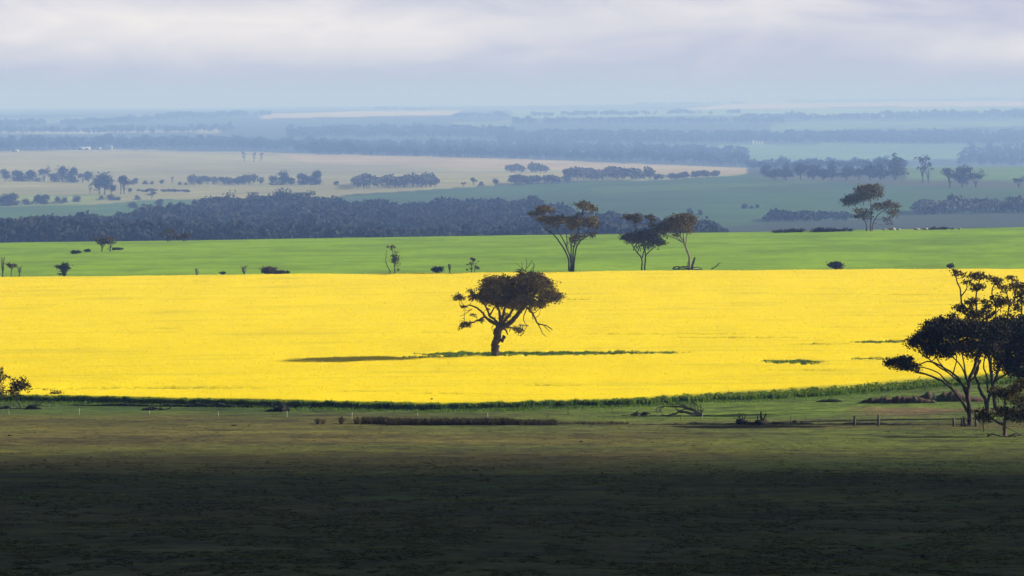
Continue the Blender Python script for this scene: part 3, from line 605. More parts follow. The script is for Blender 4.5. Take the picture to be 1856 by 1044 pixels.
fr5 = (0, 380, 4.0)
tree('small_tree', 'small tree with two crooked legs of trunk halfway up the green slope at left', 'tree', dict(
 frame=fr5, base=(745, 305), d=inv(186, 456), seed=41, size=.24, leaf='leaf_brown', spread=.8, dens=.9,
 stems=[([(738, 305), (738, 270), (722, 238)], 6, 3), ([(796, 302), (804, 262), (790, 220)], 6, 3), ([(740, 280), (765, 245)], 4, 2), ([(770, 215), (765, 190)], 2, 1), ([(800, 270), (775, 290)], 3, 1.5)],
 fol=[(700, 220, 20, 10), (735, 225, 34, 14), (775, 222, 36, 18), (792, 235, 22, 22), (750, 245, 30, 12, .7), (800, 215, 14, 14), (765, 195, 22, 7, .4)]))
for i, (bx, fo, lb) in enumerate([
  (1225, [(1230, 152, 42, 9), (1230, 165, 38, 8), (1160, 182, 16, 9), (1215, 188, 38, 14, .5), (1270, 190, 22, 10, .7)], 'taller flat-topped tree of the pair peeping over the green crest at left'),
  (1340, [(1345, 178, 30, 12), (1350, 196, 28, 14, .8), (1310, 195, 22, 14, .7), (1300, 210, 20, 8, .6)], 'low brown tree just over the green crest, right of the flat-topped one')]):
    tree('small_tree', lb, 'tree', dict(frame=fr5, base=(bx, 228), d=1188, seed=43+i, size=.28, leaf='leaf_brown', spread=1, dens=.8,
      stems=[([(bx-10, 226), (bx-8, 190), (bx-20, 165)], 4, 2), ([(bx+6, 226), (bx+12, 190), (bx+20, 168)], 4, 2)], fol=fo))
tree('small_tree', 'stubby dark bush of stacked round clumps at the left end of the crop edge', 'shrub', dict(frame=fr5, base=(462, 474), d=907, seed=47, size=.18, leaf='leaf_dark', spread=.3, dens=1.1,
  stems=[([(462, 474), (460, 440), (440, 420)], 6, 3), ([(470, 474), (478, 430), (472, 400)], 5, 3)], fol=[(424, 414, 24, 11), (445, 420, 22, 10), (472, 402, 24, 14), (480, 425, 20, 16), (462, 440, 26, 14), (460, 464, 30, 8)]))
tree('small_tree', 'little leaning tree with a tufted top at the far left of the crop edge', 'tree', dict(frame=fr5, base=(78, 472), d=907, seed=48, size=.18, leaf='leaf_brown', spread=.3,
  stems=[([(80, 472), (82, 440), (70, 410)], 4, 2), ([(80, 450), (100, 415)], 3, 1.5)], fol=[(62, 396, 22, 9), (85, 405, 28, 10), (100, 412, 18, 9), (82, 425, 18, 10, .6)]))
fr6b = (620, 380, 6.026)
tree('small_tree', 'slim two-tiered tree with a bare leaning stem at the back crop edge', 'tree', dict(frame=fr6b, base=(575, 676), d=907, seed=51, size=.17, leaf='leaf', spread=.6, dens=.8,
  stems=[([(578, 675), (572, 600), (568, 530)], 8, 4), ([(525, 675), (497, 620), (478, 540), (490, 440)], 6, 2, .3), ([(568, 540), (555, 470), (540, 410)], 4, 2), ([(480, 590), (455, 550)], 2, 1), ([(500, 625), (470, 600)], 2, 1), ([(590, 500), (605, 440)], 2, 1), ([(485, 520), (465, 470)], 2, 1)],
  fol=[(540, 402, 30, 12), (505, 410, 24, 6), (570, 505, 48, 12), (580, 530, 38, 26), (575, 560, 28, 26, .8), (545, 445, 22, 24, .4), (605, 600, 18, 50, .35), (600, 660, 18, 12), (580, 470, 30, 20, .3)]))
tree('small_tree', 'short tree with a dark flat cap and pale lower bush behind the crop', 'tree', dict(frame=fr6b, base=(1425, 662), d=907, seed=52, size=.17, leaf='leaf', bark='bark_pale', spread=.4, dens=.8,
  stems=[([(1415, 662), (1415, 600), (1430, 550)], 6, 3), ([(1450, 662), (1455, 620), (1465, 600)], 5, 3)], fol=[(1420, 540, 30, 9), (1445, 545, 30, 10), (1470, 625, 24, 20), (1475, 645, 20, 12), (1412, 648, 18, 12), (1372, 655, 14, 8), (1430, 590, 32, 26, .4), (1400, 600, 20, 26, .3)]))
def shrub(px, py, w, h, label, leaf='leaf_dark', dens=1.2, d=None, size=None, dead=False, seed=0, name='shrub', cat='shrub', group=None):
    d = d or inv(px, py); s = F/d; n = random.Random(seed+int(px))
    fo = [] if dead else [(px+n.uniform(-.3, .3)*w, py-h*n.uniform(.35, .6), w*n.uniform(.28, .42), h*n.uniform(.3, .42)) for _ in range(5)] + [(px, py-h*.35, w*.45, h*.34)]
    st = [([(px+n.uniform(-.06, .06)*w, py), (px+n.uniform(-.25, .25)*w, py-h*.5), (px+n.uniform(-.42, .42)*w, py-h*(.95 if dead else .7))], max(.8, w*.05), .4) for _ in range(7 if dead else 3)]
    return tree(name, label, cat, dict(frame=(0, 0, 1.0), base=(px, py), d=d, seed=seed+int(px), size=size or 1.7/s, leaf=leaf, spread=w/s*.4, dens=dens, stems=st, fol=fo, twigs=1, depth=.5, bark='deadwood' if dead else 'bark'), group)
shrub(793, 492, 16, 8, 'low rounded dark bush on the back crop edge, left of the short capped tree', d=907)
shrub(1518, 486, 23, 12, 'neat round black bush on the far right stretch of the back crop edge', d=907)
shrub(1722, 485, 11, 6, 'small black bush right of the round one on the back crop edge', d=907)
shrub(487, 496, 20, 13, 'brownish low bush on the back crop edge left of centre', 'leaf_brown', d=907)
shrub(508, 497, 26, 6, 'long flat bush touching the brownish one on the back crop edge', 'leaf_dark', d=907)
shrub(815, 491, 9, 13, 'spindly dead stem between the low bush and the short capped tree', dead=True, d=907, name='dead_shrub')
shrub(443, 497, 18, 17, 'bare forked dead shrub on the back crop edge left of the brownish bush', dead=True, d=907, name='dead_shrub')
shrub(357, 498, 12, 12, 'tiny bare dead shrub, second from the left on the back crop edge', dead=True, d=907, name='dead_shrub')
shrub(35, 497, 16, 16, 'bare dead shrub right of the little leaning tree at far left', dead=True, d=907, name='dead_shrub')
shrub(5, 498, 10, 34, 'thin bare dead sapling right at the left edge behind the crop', dead=True, d=907, name='dead_shrub')
shrub(403, 497, 10, 4, 'tiny dark bush between two dead shrubs on the back crop edge', d=907)
shrub(212, 453, 16, 4, 'flat dark bush just right of the crooked little tree on the slope', d=inv(212, 453))
shrub(158, 456, 11, 4, 'flat dark bush left of the crooked little tree on the slope', d=inv(158, 457))
shrub(137, 459, 13, 5, 'leftmost flat dark bush on the green slope', d=inv(137, 460))
shrub(100, 727, 15, 20, 'twiggy dark bush with a spiky outline beside the small round-topped tree', 'leaf_brown', 1.0, seed=3)
shrub(82, 720, 13, 14, 'reddish little bush against the yellow behind the twiggy dark one', 'leaf_brown', 1.0, seed=4)
shrub(72, 716, 9, 11, 'thin green bush left of the reddish little bush', 'leaf', .8, seed=5)

def scatter_line(name, label, cat, x0, x1, py, n, hpx, d, leaf='leaf_dark', wob=1.0):
    s = F/d; E = []; r = random.Random(int(x0))
    for i in range(n):
        px = r.uniform(x0, x1); env = .55+.45*math.sin((px-x0)/(x1-x0)*math.pi)
        dd = d + r.uniform(-3, 3); x = (px-CX)/F*dd; z = float(gz(x, dd)); h = hpx/s*r.uniform(.4, 1)*env
        E.append([x, dd, z+h*.4, h*r.uniform(.8, 1.8), h, h*.6, 1])
    V, Fc = leaf_quads(np.array(E), 1.6/s, 1.0, np.random.default_rng(int(x0)))
    return tag(meshobj(name, V, Fc, M[leaf]), label, cat, kind='stuff')
scatter_line('scrub', 'low dark scrub along the green crest left of the bushy crest tree', 'scrub', 1402, 1545, 411, 60, 7, 1194)
scatter_line('scrub', 'thin low dark scrub along the crest right of the bushy crest tree', 'scrub', 1675, 1730, 412, 18, 5, 1194)
scatter_line('weeds', 'dark weeds lining the back edge of the crop', 'weeds', 1290, 1856, 486, 110, 2.6, 906)
scatter_line('weeds', 'sparse weeds lining the back edge of the crop behind the lone tree', 'weeds', 880, 1290, 489, 60, 2.0, 906)
scatter_line('weeds', 'thin weeds lining the back edge of the crop at left', 'weeds', 0, 880, 497, 70, 1.6, 906)

# ------------------------------------------------------------------ dead wood, rocks, mounds
def deadwood(name, label, cat, base, lines, d=None, m='charred', lumps=(), frame=(0, 0, 1.0), twigs=0, tw=(1, 1), seed=1, group=None):
    ox, oy, k = frame; r = random.Random(seed); bpx, bpy_ = ox+base[0]/k, oy+base[1]/k; d = d or inv(bpx, bpy_); s = F/d
    w = at(bpx, bpy_, d); b0 = np.array([w[0], d, float(gz(w[0], d))]); root = empty(name, tuple(b0), label, cat, group)
    def W(p, y=0): q = at(ox+p[0]/k, oy+p[1]/k, d)-b0; q[1] = y; q[2] = q[2]; return q
    mb = MB(); ends = []
    for pts, r0, r1 in lines:
        y = r.uniform(-.5, .5); dy = r.uniform(-.8, .8); n = len(pts)
        P = smooth_path([W(p, y+dy*i/max(1, n-1)) for i, p in enumerate(pts)], 4); m_ = len(P)
        P[1:-1] += np.array([[r.gauss(0, 1)*r0/k/s*.2 for _ in range(3)] for _ in range(m_-2)])
        mb.tube(P, np.linspace(r0, r1, m_)/k/s, 6, .25, r); ends += list(P)
    for _ in range(twigs):
        p = r.choice(ends); q = p + np.array([r.uniform(-1, .6)*tw[0], r.uniform(-.6, .6), r.uniform(-.1, 1)*tw[1]])
        mb.tube(smooth_path([p, (p+q)/2+np.array([0, 0, r.uniform(-.1, .15)]), q], 3), np.linspace(.03, .012, 7), 4, 0, r)
    mb.build('branches', M[m], root, True)
    for cx, cy, rx, ry in lumps:
        c = W((cx, cy), r.uniform(-.4, .4)); lump_mesh('log_mound', c, (rx/k/s, rx/k/s*.7, ry/k/s), M[m], root, r.randint(0, 999))
    return root
def lump_mesh(name, c, R, m, parent=None, seed=0, nu=18, nv=10, amp=.3, base=None):
    V = []; Fc = []
    for j in range(nv+1):
        ph = -math.pi/2 + math.pi*j/nv
        for i in range(nu):
            th = 2*math.pi*i/nu; v = np.array([math.cos(ph)*math.cos(th), math.cos(ph)*math.sin(th), math.sin(ph)])
            q = 1 + amp*float(vnoise(np.array(v[0]*1.9+seed), np.array(v[1]*1.9+v[2]*2.3+seed*3.1), seed)) * 1.6
            V.append(np.asarray(c)+v*np.asarray(R)*q)
    for j in range(nv):
        for i in range(nu): Fc.append((j*nu+i, j*nu+(i+1) % nu, (j+1)*nu+(i+1) % nu, (j+1)*nu+i))
    return meshobj(name, V, Fc, m, parent, smooth=True)
frc = (928, 640, 4.0)
deadwood('fallen_tree', 'grey fallen dead tree with an arching tangle of bare branches beside the fence', 'fallen tree', (1370, 455), [
 ([(1378, 448), (1340, 425), (1290, 398), (1240, 386), (1180, 384), (1110, 382), (1055, 392)], 11, 2.5), ([(1370, 445), (1310, 440), (1250, 428), (1200, 432), (1140, 448), (1080, 450)], 12, 3),
 ([(1330, 420), (1260, 405), (1215, 425), (1180, 448)], 6, 2.5), ([(1290, 400), (1230, 372), (1160, 372)], 5, 2), ([(1055, 392), (1045, 410), (1060, 440)], 3, 1.5), ([(1110, 384), (1075, 410), (1080, 436)], 3, 1.5), ([(1180, 384), (1200, 410), (1240, 420)], 4, 2), ([(1060, 380), (1025, 388)], 2, 1),
 ([(1375, 450), (1372, 410), (1362, 372)], 5, 2), ([(1372, 420), (1392, 400)], 3, 1), ([(1300, 400), (1290, 365), (1250, 355)], 3, 1.2), ([(1330, 415), (1325, 375), (1300, 358)], 3, 1.2), ([(1352, 430), (1345, 385), (1330, 370)], 3, 1.2), ([(1240, 386), (1255, 368)], 2, 1), ([(1385, 450), (1384, 475)], 4, 2)],
 frame=frc, m='deadwood', twigs=60, tw=(1.4, .7), seed=4)
deadwood('log_heap', 'dark heap of short broken logs left of the fallen dead tree', 'log pile', (930, 453), [
 ([(860, 448), (900, 440), (950, 446)], 6, 4), ([(880, 450), (905, 425), (915, 420)], 6, 3), ([(935, 450), (960, 432), (1000, 446)], 7, 4), ([(790, 451), (850, 448)], 3, 2), ([(975, 448), (985, 430)], 5, 3), ([(1000, 450), (1050, 449)], 3, 2)], frame=frc, lumps=[(900, 442, 22, 12), (960, 442, 26, 14)], seed=5)
deadwood('tree_stump', 'black bushy burnt stump heap right of the fallen dead tree', 'stump', (1665, 520), [
 ([(1650, 518), (1655, 485), (1650, 462)], 7, 3), ([(1680, 518), (1690, 480), (1700, 450)], 8, 3), ([(1630, 518), (1640, 492), (1628, 480)], 6, 3), ([(1665, 518), (1672, 480), (1668, 455)], 8, 3), ([(1700, 515), (1720, 505), (1760, 505)], 6, 4)],
 frame=frc, lumps=[(1660, 500, 38, 20), (1700, 505, 24, 14)], twigs=30, tw=(.5, .6), seed=6)
deadwood('tree_stump', 'tall forked black stump standing on the log heap', 'stump', (1800, 520), [
 ([(1800, 520), (1805, 480), (1802, 420)], 10, 5), ([(1808, 500), (1828, 465), (1840, 435)], 9, 4), ([(1790, 515), (1782, 480), (1778, 450)], 7, 3), ([(1750, 510), (1800, 500), (1856, 505)], 9, 7), ([(1835, 515), (1842, 470)], 6, 3)],
 frame=frc, lumps=[(1800, 502, 50, 20), (1845, 505, 26, 14)], twigs=12, tw=(.3, .4), seed=7)
frd = (1392, 600, 4.0)
for i, (cx, cy, rx, ry, lb) in enumerate([(205, 660, 30, 18, 'larger rounded black boulder right of the forked stump'), (262, 664, 25, 13, 'smaller rounded black boulder right of the larger one'), (48, 662, 20, 11, 'squat black boulder just right of the forked stump'), (10, 664, 18, 8, 'flat black rock touching the forked stump heap'), (150, 672, 40, 6, 'long low black log lying against the larger rounded boulder')]):
    px, py = frd[0]+cx/4, frd[1]+(cy+ry)/4; p = gp(px, py); s = F/p[1]; R = (rx/4/s, rx/4/s*.8, ry/4/s)
    o = lump_mesh('boulder' if i < 4 else 'log', (0, 0, R[2]*.7), R, M['stone_dark'], None, 60+i, amp=.25); o.location = p; tag(o, lb, 'rock' if i < 4 else 'log', 'black rocks by the fence' if i < 4 else None)
fre = (464, 640, 4.0)
deadwood('branch_heap', 'pointed black heap of burnt branches in the paddock left of centre', 'branch heap', (165, 424), [
 ([(80, 420), (140, 405), (185, 370)], 8, 4), ([(120, 422), (170, 390), (200, 362)], 9, 4), ([(190, 422), (195, 385), (185, 360)], 9, 4), ([(240, 420), (225, 395), (205, 372)], 8, 4), ([(230, 422), (235, 400), (232, 392)], 5, 3), ([(70, 422), (110, 412)], 5, 3)],
 frame=fre, lumps=[(170, 408, 52, 18), (190, 385, 26, 18), (228, 410, 18, 12), (120, 415, 34, 9)], twigs=24, tw=(.5, .4), seed=8)
deadwood('branch_heap', 'low flat pile of dead branches with pale chips, left of the pointed heap', 'branch heap', (1130, 414), [
 ([(1030, 412), (1070, 400), (1110, 395), (1150, 405)], 7, 4), ([(1100, 408), (1102, 388), (1100, 372)], 3, 2), ([(1150, 410), (1200, 412), (1235, 395)], 4, 3), ([(1235, 400), (1240, 384)], 3, 2), ([(1060, 410), (1120, 405), (1180, 402)], 6, 3), ([(1160, 402), (1156, 375)], 2, 1)],
 frame=(0, 640, 4.0), lumps=[(1080, 406, 36, 9)], twigs=14, tw=(.5, .3), seed=9)
deadwood('fallen_branches', 'long line of fallen dark branches under the trees at the left edge', 'fallen branches', (400, 885), [
 ([(0, 880), (60, 850), (130, 845), (190, 880)], 16, 8), ([(190, 882), (330, 880), (480, 878), (640, 880)], 12, 9), ([(400, 880), (470, 830), (560, 812), (680, 825)], 14, 6), ([(560, 815), (590, 780), (600, 740)], 6, 3), ([(500, 835), (560, 850), (630, 875)], 12, 7), ([(680, 826), (735, 850)], 7, 3), ([(730, 850), (740, 825)], 5, 3), ([(260, 880), (265, 850)], 6, 3), ([(600, 812), (640, 800), (700, 760)], 4, 2), ([(800, 845), (860, 820)], 4, 2), ([(0, 890), (100, 885), (200, 888)], 10, 7)],
 frame=fr1, lumps=[(90, 862, 50, 20), (520, 862, 80, 22), (40, 870, 40, 14)], twigs=40, tw=(.9, .6), seed=10)
fr7c = fr7
deadwood('tree_stump', 'short leaning black stump right beside the pale leaning tree behind the crop', 'stump', (1305, 592), [([(1300, 592), (1312, 555), (1325, 505)], 9, 7), ([(1318, 530), (1326, 512)], 5, 3)], frame=fr7, d=907, m='charred', seed=11)
deadwood('fallen_branches', 'fallen branches spread around the foot of the pale leaning tree behind the crop', 'fallen branches', (1240, 590), [([(1165, 592), (1185, 575), (1230, 578), (1280, 585)], 5, 3), ([(1200, 590), (1240, 572), (1280, 570)], 4, 2), ([(1290, 588), (1340, 575), (1375, 588)], 4, 2), ([(1270, 588), (1275, 550)], 3, 2), ([(1170, 592), (1280, 592), (1380, 592)], 5, 3)], frame=fr7, d=906.5, m='charred', twigs=20, tw=(.8, .3), seed=12)
deadwood('dead_branch', 'lone crooked dead branch sticking up right of the three large trees behind the crop', 'dead branch', (1460, 590), [([(1445, 590), (1475, 575), (1500, 548)], 4, 3), ([(1500, 548), (1530, 546)], 2, 1), ([(1490, 560), (1505, 565)], 2, 1)], frame=fr7, d=907, m='charred', seed=13)
deadwood('tree_stump', 'frayed dark stump with upright splinters between fence posts at right', 'stump', (512, 928), [([(500, 928), (500, 895), (495, 885)], 7, 3), ([(512, 928), (512, 895), (510, 878)], 8, 3), ([(524, 928), (522, 900), (524, 884)], 7, 3)], frame=fr6, m='charred', lumps=[(512, 915, 15, 12)], twigs=10, tw=(.2, .3), seed=14)
deadwood('fallen_branches', 'thin curled fallen branches at the foot of the small brownish tree at right', 'fallen branches', (800, 990), [([(760, 988), (800, 970), (850, 985)], 3, 2), ([(640, 985), (670, 975), (720, 984), (770, 986), (800, 972)], 4, 2), ([(790, 988), (830, 980), (880, 990)], 3, 2)], frame=fr6, m='deadwood', twigs=26, tw=(.6, .3), seed=15)

def mound(name, label, px0, px1, py, hpx, m, kind='structure', depth=3.0, seed=0, steep=.28, n=70):
    """long low bank: steep towards the camera, gentle behind"""
    V = []; prof = [(-.46, -.15), (-.42, .35), (-.39, .75), (-.33, .95), (-.1, 1.0), (.1, .85), (.3, .5), (.5, .12), (.62, -.15)]
    r = random.Random(seed)
    pyf = py if callable(py) else (lambda p: py)
    for i in range(n):
        t = i/(n-1); px = px0+(px1-px0)*t; d = inv(px, pyf(px)); s = F/d
        env = (math.sin(math.pi*min(max(t, .0), 1))**.6) * max(.12, .25+1.1*(float(vnoise(np.array(px/17.), np.array(seed+.5), seed))+.5)+.5*float(vnoise(np.array(px/4.), np.array(seed+.5), seed+3)))
        for a, b in prof:
            dd = d+(a+.42)*depth*(.5+.5*env); x = (px-CX)/F*dd; h = b*hpx/s*env if b > 0 else b
            V.append((x, dd, float(gz(x, dd))+h+(.10+.1*env)*float(vnoise(np.array(x*2.3), np.array(dd*1.9), 5))))
    k = len(prof); Fc = [(i*k+j, (i+1)*k+j, (i+1)*k+j+1, i*k+j+1) for i in range(n-1) for j in range(k-1)]
    o = meshobj(name, V, Fc, M[m], smooth=True)
    return tag(o, label, None if kind == 'structure' else 'mound', kind=kind)
mound('terrain', 'long grassy drainage bank in front of the crop at left', 100, 745, lambda p: 735+(p-100)*.011, 6, 'bank_shade', seed=1, depth=2.5, n=240)
mound('terrain', 'low grassy bank beside the fence at right', 1560, 1700, 731, 14, 'soil', seed=2, depth=7)
mound('terrain', 'heap of red soil behind the big trees', 1640, 1790, 728, 17, 'soil', seed=3, depth=12)
mound('terrain', 'small bare earth bank by the crop', 1388, 1440, 721, 8, 'soil', seed=4, depth=6)
mound('terrain', 'small dark grassy bank by the crop', 1480, 1530, 729, 6, 'bankgrass', seed=5, depth=3)
mound('terrain', 'low bank under the log heap', 1130, 1760, lambda p: 770, 4, 'bank_shade', seed=6, depth=3, n=120)
# rushes
def rushes(label, spans, n):
    K = n; w = np.array([b-a for a, b, *_ in spans], float)*np.array([s[4] for s in spans]); w /= w.sum(); idx = rng.choice(len(spans), K, p=w)
    sp = np.array([s[:4] for s in spans], float)[idx]; px = rng.uniform(sp[:, 0], sp[:, 1]); py = sp[:, 2] + rng.uniform(-1.2, .8, K)
    d = np.array([inv(a, b) for a, b in zip(px, py)]); x = (px-CX)/F*d; z = gz(x, d)
    h = sp[:, 3]/(F/d)*(.45+.6*rng.random(K))*(.85+.3*(vnoise(px/2.2, px*0, 3)+.5)); wd = .012+.02*rng.random(K)
    B = np.stack([x, d, z-.03], -1); T_ = B+np.stack([rng.normal(0, .17, K), rng.normal(0, .12, K), h], -1); an = rng.uniform(0, math.pi, K); wv = np.stack([np.cos(an)*wd, np.sin(an)*wd, 0*wd], -1)
    V = np.stack([B-wv, B+wv, T_+wv*.4, T_-wv*.4], 1).reshape(-1, 3)
    return V, np.arange(len(V)).reshape(-1, 4)
V_, F_ = rushes('', [(655, 700, 768, 13, 1.2), (700, 930, 770, 13, 1.0), (930, 1010, 770, 11, .6), (1010, 1140, 769, 6, .2)], 13000)
tag(meshobj('rushes', V_, F_, M['rush']), 'long dark brown strip of rushes in the paddock below the crop', 'rushes', kind='stuff')
for i, (px, w, h, lb) in enumerate([(574.5, 3, 9, 'smallest brown rush tuft, leftmost of the separate tufts'), (584.5, 4, 8, 'second brown rush tuft from the left, squat'), (618, 5, 13, 'tall dark rush tuft standing alone'), (646, 6, 11, 'rush tuft just left of the long rush strip')]):
    V_, F_ = rushes('', [(px-w/2, px+w/2, 768, h, 1)], 170); b0 = gp(px, 768); o = meshobj('rush_tuft', V_-b0, F_, M['rush']); o.location = b0; tag(o, lb, 'rush tuft', 'separate rush tufts')

# ------------------------------------------------------------------ fences and posts
def post_mesh(name, p, h, rad, m, parent, lean=0, sides=7, seed=0):
    mb = MB(); r = random.Random(seed)
    mb.tube([(p[0], p[1], p[2]-.1), (p[0]+lean*.5, p[1], p[2]+h*.5), (p[0]+lean, p[1], p[2]+h)], [rad*1.05, rad, rad*.93], sides, .12, r)
    return mb.build(name, M[m], parent)
def fence(label, items, wires, base_px):
    pts = [gp(px, pyb) for px, pyb, h, k in items]; c = pts[0]; root = empty('wire_fence', tuple(c), label, 'fence')
    for i, ((px, pyb, h, k), p) in enumerate(zip(items, pts)):
        s = F/p[1]; lean = random.Random(i).uniform(-.06, .06)
        if k == 'w': post_mesh('stake', p-c, h/s, .022, 'stake', root, lean, 5)
        elif k == 's': post_mesh('steel_post', p-c, h/s, .035, 'steel', root, lean, 5)
        elif k == 'l': post_mesh('steel_post', p-c, h/s, .035, 'steel', root, -.16, 5)
        else: post_mesh('timber_post', p-c, h/s, .13, 'post', root, 0, 8, i)
    for hh in wires:
        mb = MB()
        for a, b in zip(pts[:-1], pts[1:]):
            A = a-c+np.array([0, 0, hh]); B = b-c+np.array([0, 0, hh]); Mi = (A+B)/2-np.array([0, 0, .04]); mb.tube([A, Mi, B], [.0035]*3, 4, 0, cap=False)
        mb.build('wire', M['wire'], root)
fence('electric fence of thin white stakes running across the paddock at left and centre', [(-110, 752, 12, 'w'), (15, 751, 6, 'w'), (142, 752, 12, 'w'), (270, 752, 8, 'w'), (395, 755, 10, 'w'), (519.5, 756, 11, 'w'), (637.5, 759, 12, 'w'), (757, 753, 5, 'w'), (884.5, 759, 11, 'w'), (993, 757, 9, 's'), (1113.5, 759, 9, 's'), (1234, 761, 8, 's'), (1274, 759, 10, 'w')], [.55], 0)
fence('wire fence of timber and rusty steel posts along the paddock at right', [(945, 746, 12, 's'), (1030, 751, 17, 's'), (1109.5, 752, 11, 's'), (1274.5, 757, 8, 's'), (1434.5, 766, 14, 's'), (1461.5, 766, 11, 's'), (1486, 766, 10, 's'), (1542, 768, 13, 's'), (1550, 771, 17, 't'), (1593.5, 772, 21, 't'), (1651, 771, 12, 'l'), (1704, 772, 12, 'l'), (1730, 773, 15, 't'), (1770.5, 773, 14, 't'), (1900, 775, 15, 't'), (2000, 776, 15, 't')], [.45, .95], 0)
p = gp(782, 738); r0 = post_mesh('timber_post', np.zeros(3), 15/(F/p[1])*1.0+.1, .14, 'post', None, .03, 8, 4); r0.location = p
tag(r0, 'lone dark timber post at the foot of the crop near the centre', 'post')
p = gp(815, 739); o = lump_mesh('rock', (0, 0, .1), (.22, .2, .16), M['stone_dark'], None, 5); o.location = p; tag(o, 'small dark rock right of the lone timber post', 'rock')
for i, (px, py, lb) in enumerate([(1028, 732, 'dark clod near the crop left of the log heap'), (1057, 732, 'smaller dark clod right of its neighbour near the crop'), (944, 771, 'dark stone at the right end of the rush strip'), (1054, 801, 'dark stone lying on the open paddock right of centre'), (80, 835, 'dark stone on the shadow line at left'), (862, 853, 'dark stone in the shaded paddock near the centre'), (16, 790, 'dark stone at the far left of the paddock'), (423, 772, 'small dark stone in the dry grass left of centre')]):
    p = gp(px, py); s_ = F/p[1]; R = (3.2/s_*(1+.4*(i % 3)), .12, 1.4/s_); o = lump_mesh('rock', (0, 0, R[2]*.5), R, M['stone_dark'], None, 90+i); o.location = p; tag(o, lb, 'rock', 'stones in the paddock')
for i, (px, w, h) in enumerate([(1603, 10, 3), (1617, 14, 4.5), (1629, 8, 3), (1662, 10, 3.5), (1677, 12, 4), (1689, 8, 3), (1739, 6, 2.5)]):
    d = 1196; x = (px-CX)/F*d; p = np.array([x, d, float(gz(x, d))]); s_ = F/d; R = (w/2/s_, w/3/s_, h/s_*.7)
    o = lump_mesh('rock', (0, 0, R[2]*.4), R, M['stone'], None, 110+i); o.location = p
    tag(o, '%s pale rock on the green crest counting right from the bushy tree' % ['first', 'second', 'third', 'fourth', 'fifth', 'sixth', 'seventh'][i], 'rock', 'pale rocks on the crest')

# grass roughness over the paddock
def tufts():
    K = 260000; px = rng.uniform(-200, 2056, K); t = rng.random(K); d = 1/(1/262. + (1/600.-1/262.)*t); ok = d < front(px)-1.5
    px, d = px[ok], d[ok]; x = (px-CX)/F*d; cl = vnoise(x/3.0, d/7.0, 71)+vnoise(x/.9, d/2, 72)*.7; k = cl > -.10; x, d = x[k], d[k]; n = len(x); z = gz(x, d)
    h = (.015+.045*rng.random(n)**2)*np.where(d > 425, .75, 1); w = .05+.40*rng.random(n)**3; an = rng.uniform(-.6, .6, n); B = np.stack([x, d, z-.02], -1); wv = np.stack([np.cos(an)*w, np.sin(an)*w, 0*w], -1)
    T_ = B+np.stack([rng.normal(0, .04, n), rng.normal(0, .04, n), h], -1)
    V = np.stack([B-wv, B+wv, T_+wv*.35, T_-wv*.35], 1).reshape(-1, 3)
    tag(meshobj('grass', V, np.arange(len(V)).reshape(-1, 4), M['tuft']), 'short rough grass covering the shaded foreground paddock', 'grass', kind='stuff')
tufts()

# ------------------------------------------------------------------ far trees: individuals
def proto(kind, seed):
    """crown and trunk meshes for a tree 10 m tall"""
    r = random.Random(seed); nr = np.random.default_rng(seed); E = []; tb = MB()
    if kind == 'spread':
        for i in range(9): a = r.uniform(0, 6.28); q = r.uniform(.5, 3.6); E.append([q*math.cos(a), q*math.sin(a), r.uniform(6.2, 8.9)-q*.45, r.uniform(1.2, 2.2), r.uniform(1.2, 2.2), r.uniform(.7, 1.2), 1])
    elif kind == 'round':
        for i in range(10): a = r.uniform(0, 6.28); q = r.uniform(.2, 2.6); E.append([q*math.cos(a), q*math.sin(a), r.uniform(2.8, 8.3)-q*.3, r.uniform(1.3, 2.2), r.uniform(1.3, 2.2), r.uniform(1.1, 1.7), 1])
    elif kind == 'cone':
        for i in range(11): t = i/10; q = (1-t)*2.0*r.uniform(.2, 1); a = r.uniform(0, 6.28); E.append([q*math.cos(a), q*math.sin(a), 2.2+t*7.2, 2.6*(1-t)+.6, 2.6*(1-t)+.6, 1.1, 1])
    elif kind == 'open':
        for i in range(7): a = r.uniform(0, 6.28); q = r.uniform(.6, 3.2); E.append([q*math.cos(a), q*math.sin(a), r.uniform(4.5, 9.2), r.uniform(.8, 1.6), r.uniform(.8, 1.6), r.uniform(.5, .9), .8])
    else:
        for i in range(7): a = r.uniform(0, 6.28); q = r.uniform(0, 4.5); E.append([q*math.cos(a), q*math.sin(a), r.uniform(2.0, 6.5)-q*.5, r.uniform(1.8, 3.0), r.uniform(1.8, 3.0), r.uniform(1.6, 2.6), 1])
    if kind != 'bush':
        for i in range(3):
            e = E[r.randrange(len(E))]; P = smooth_path([(r.uniform(-.2, .2), 0, -.4), (e[0]*.2, e[1]*.2, 2.2), (e[0]*.6, e[1]*.6, e[2]*.65), e[:3]], 2); tb.tube(P, np.linspace(.28, .08, len(P)), 5, .1, r)
    for e in E: tb.tube([(0, 0, .3 if kind == 'bush' else 2.0), (e[0]*.5, e[1]*.5, e[2]*.55), e[:3]], [.12, .09, .04], 4, 0, r)
    V, Fc = leaf_quads(np.array(E), .50, 1.0, nr, .3, cover=2.2)
    return tb, V, Fc
PRO = {}
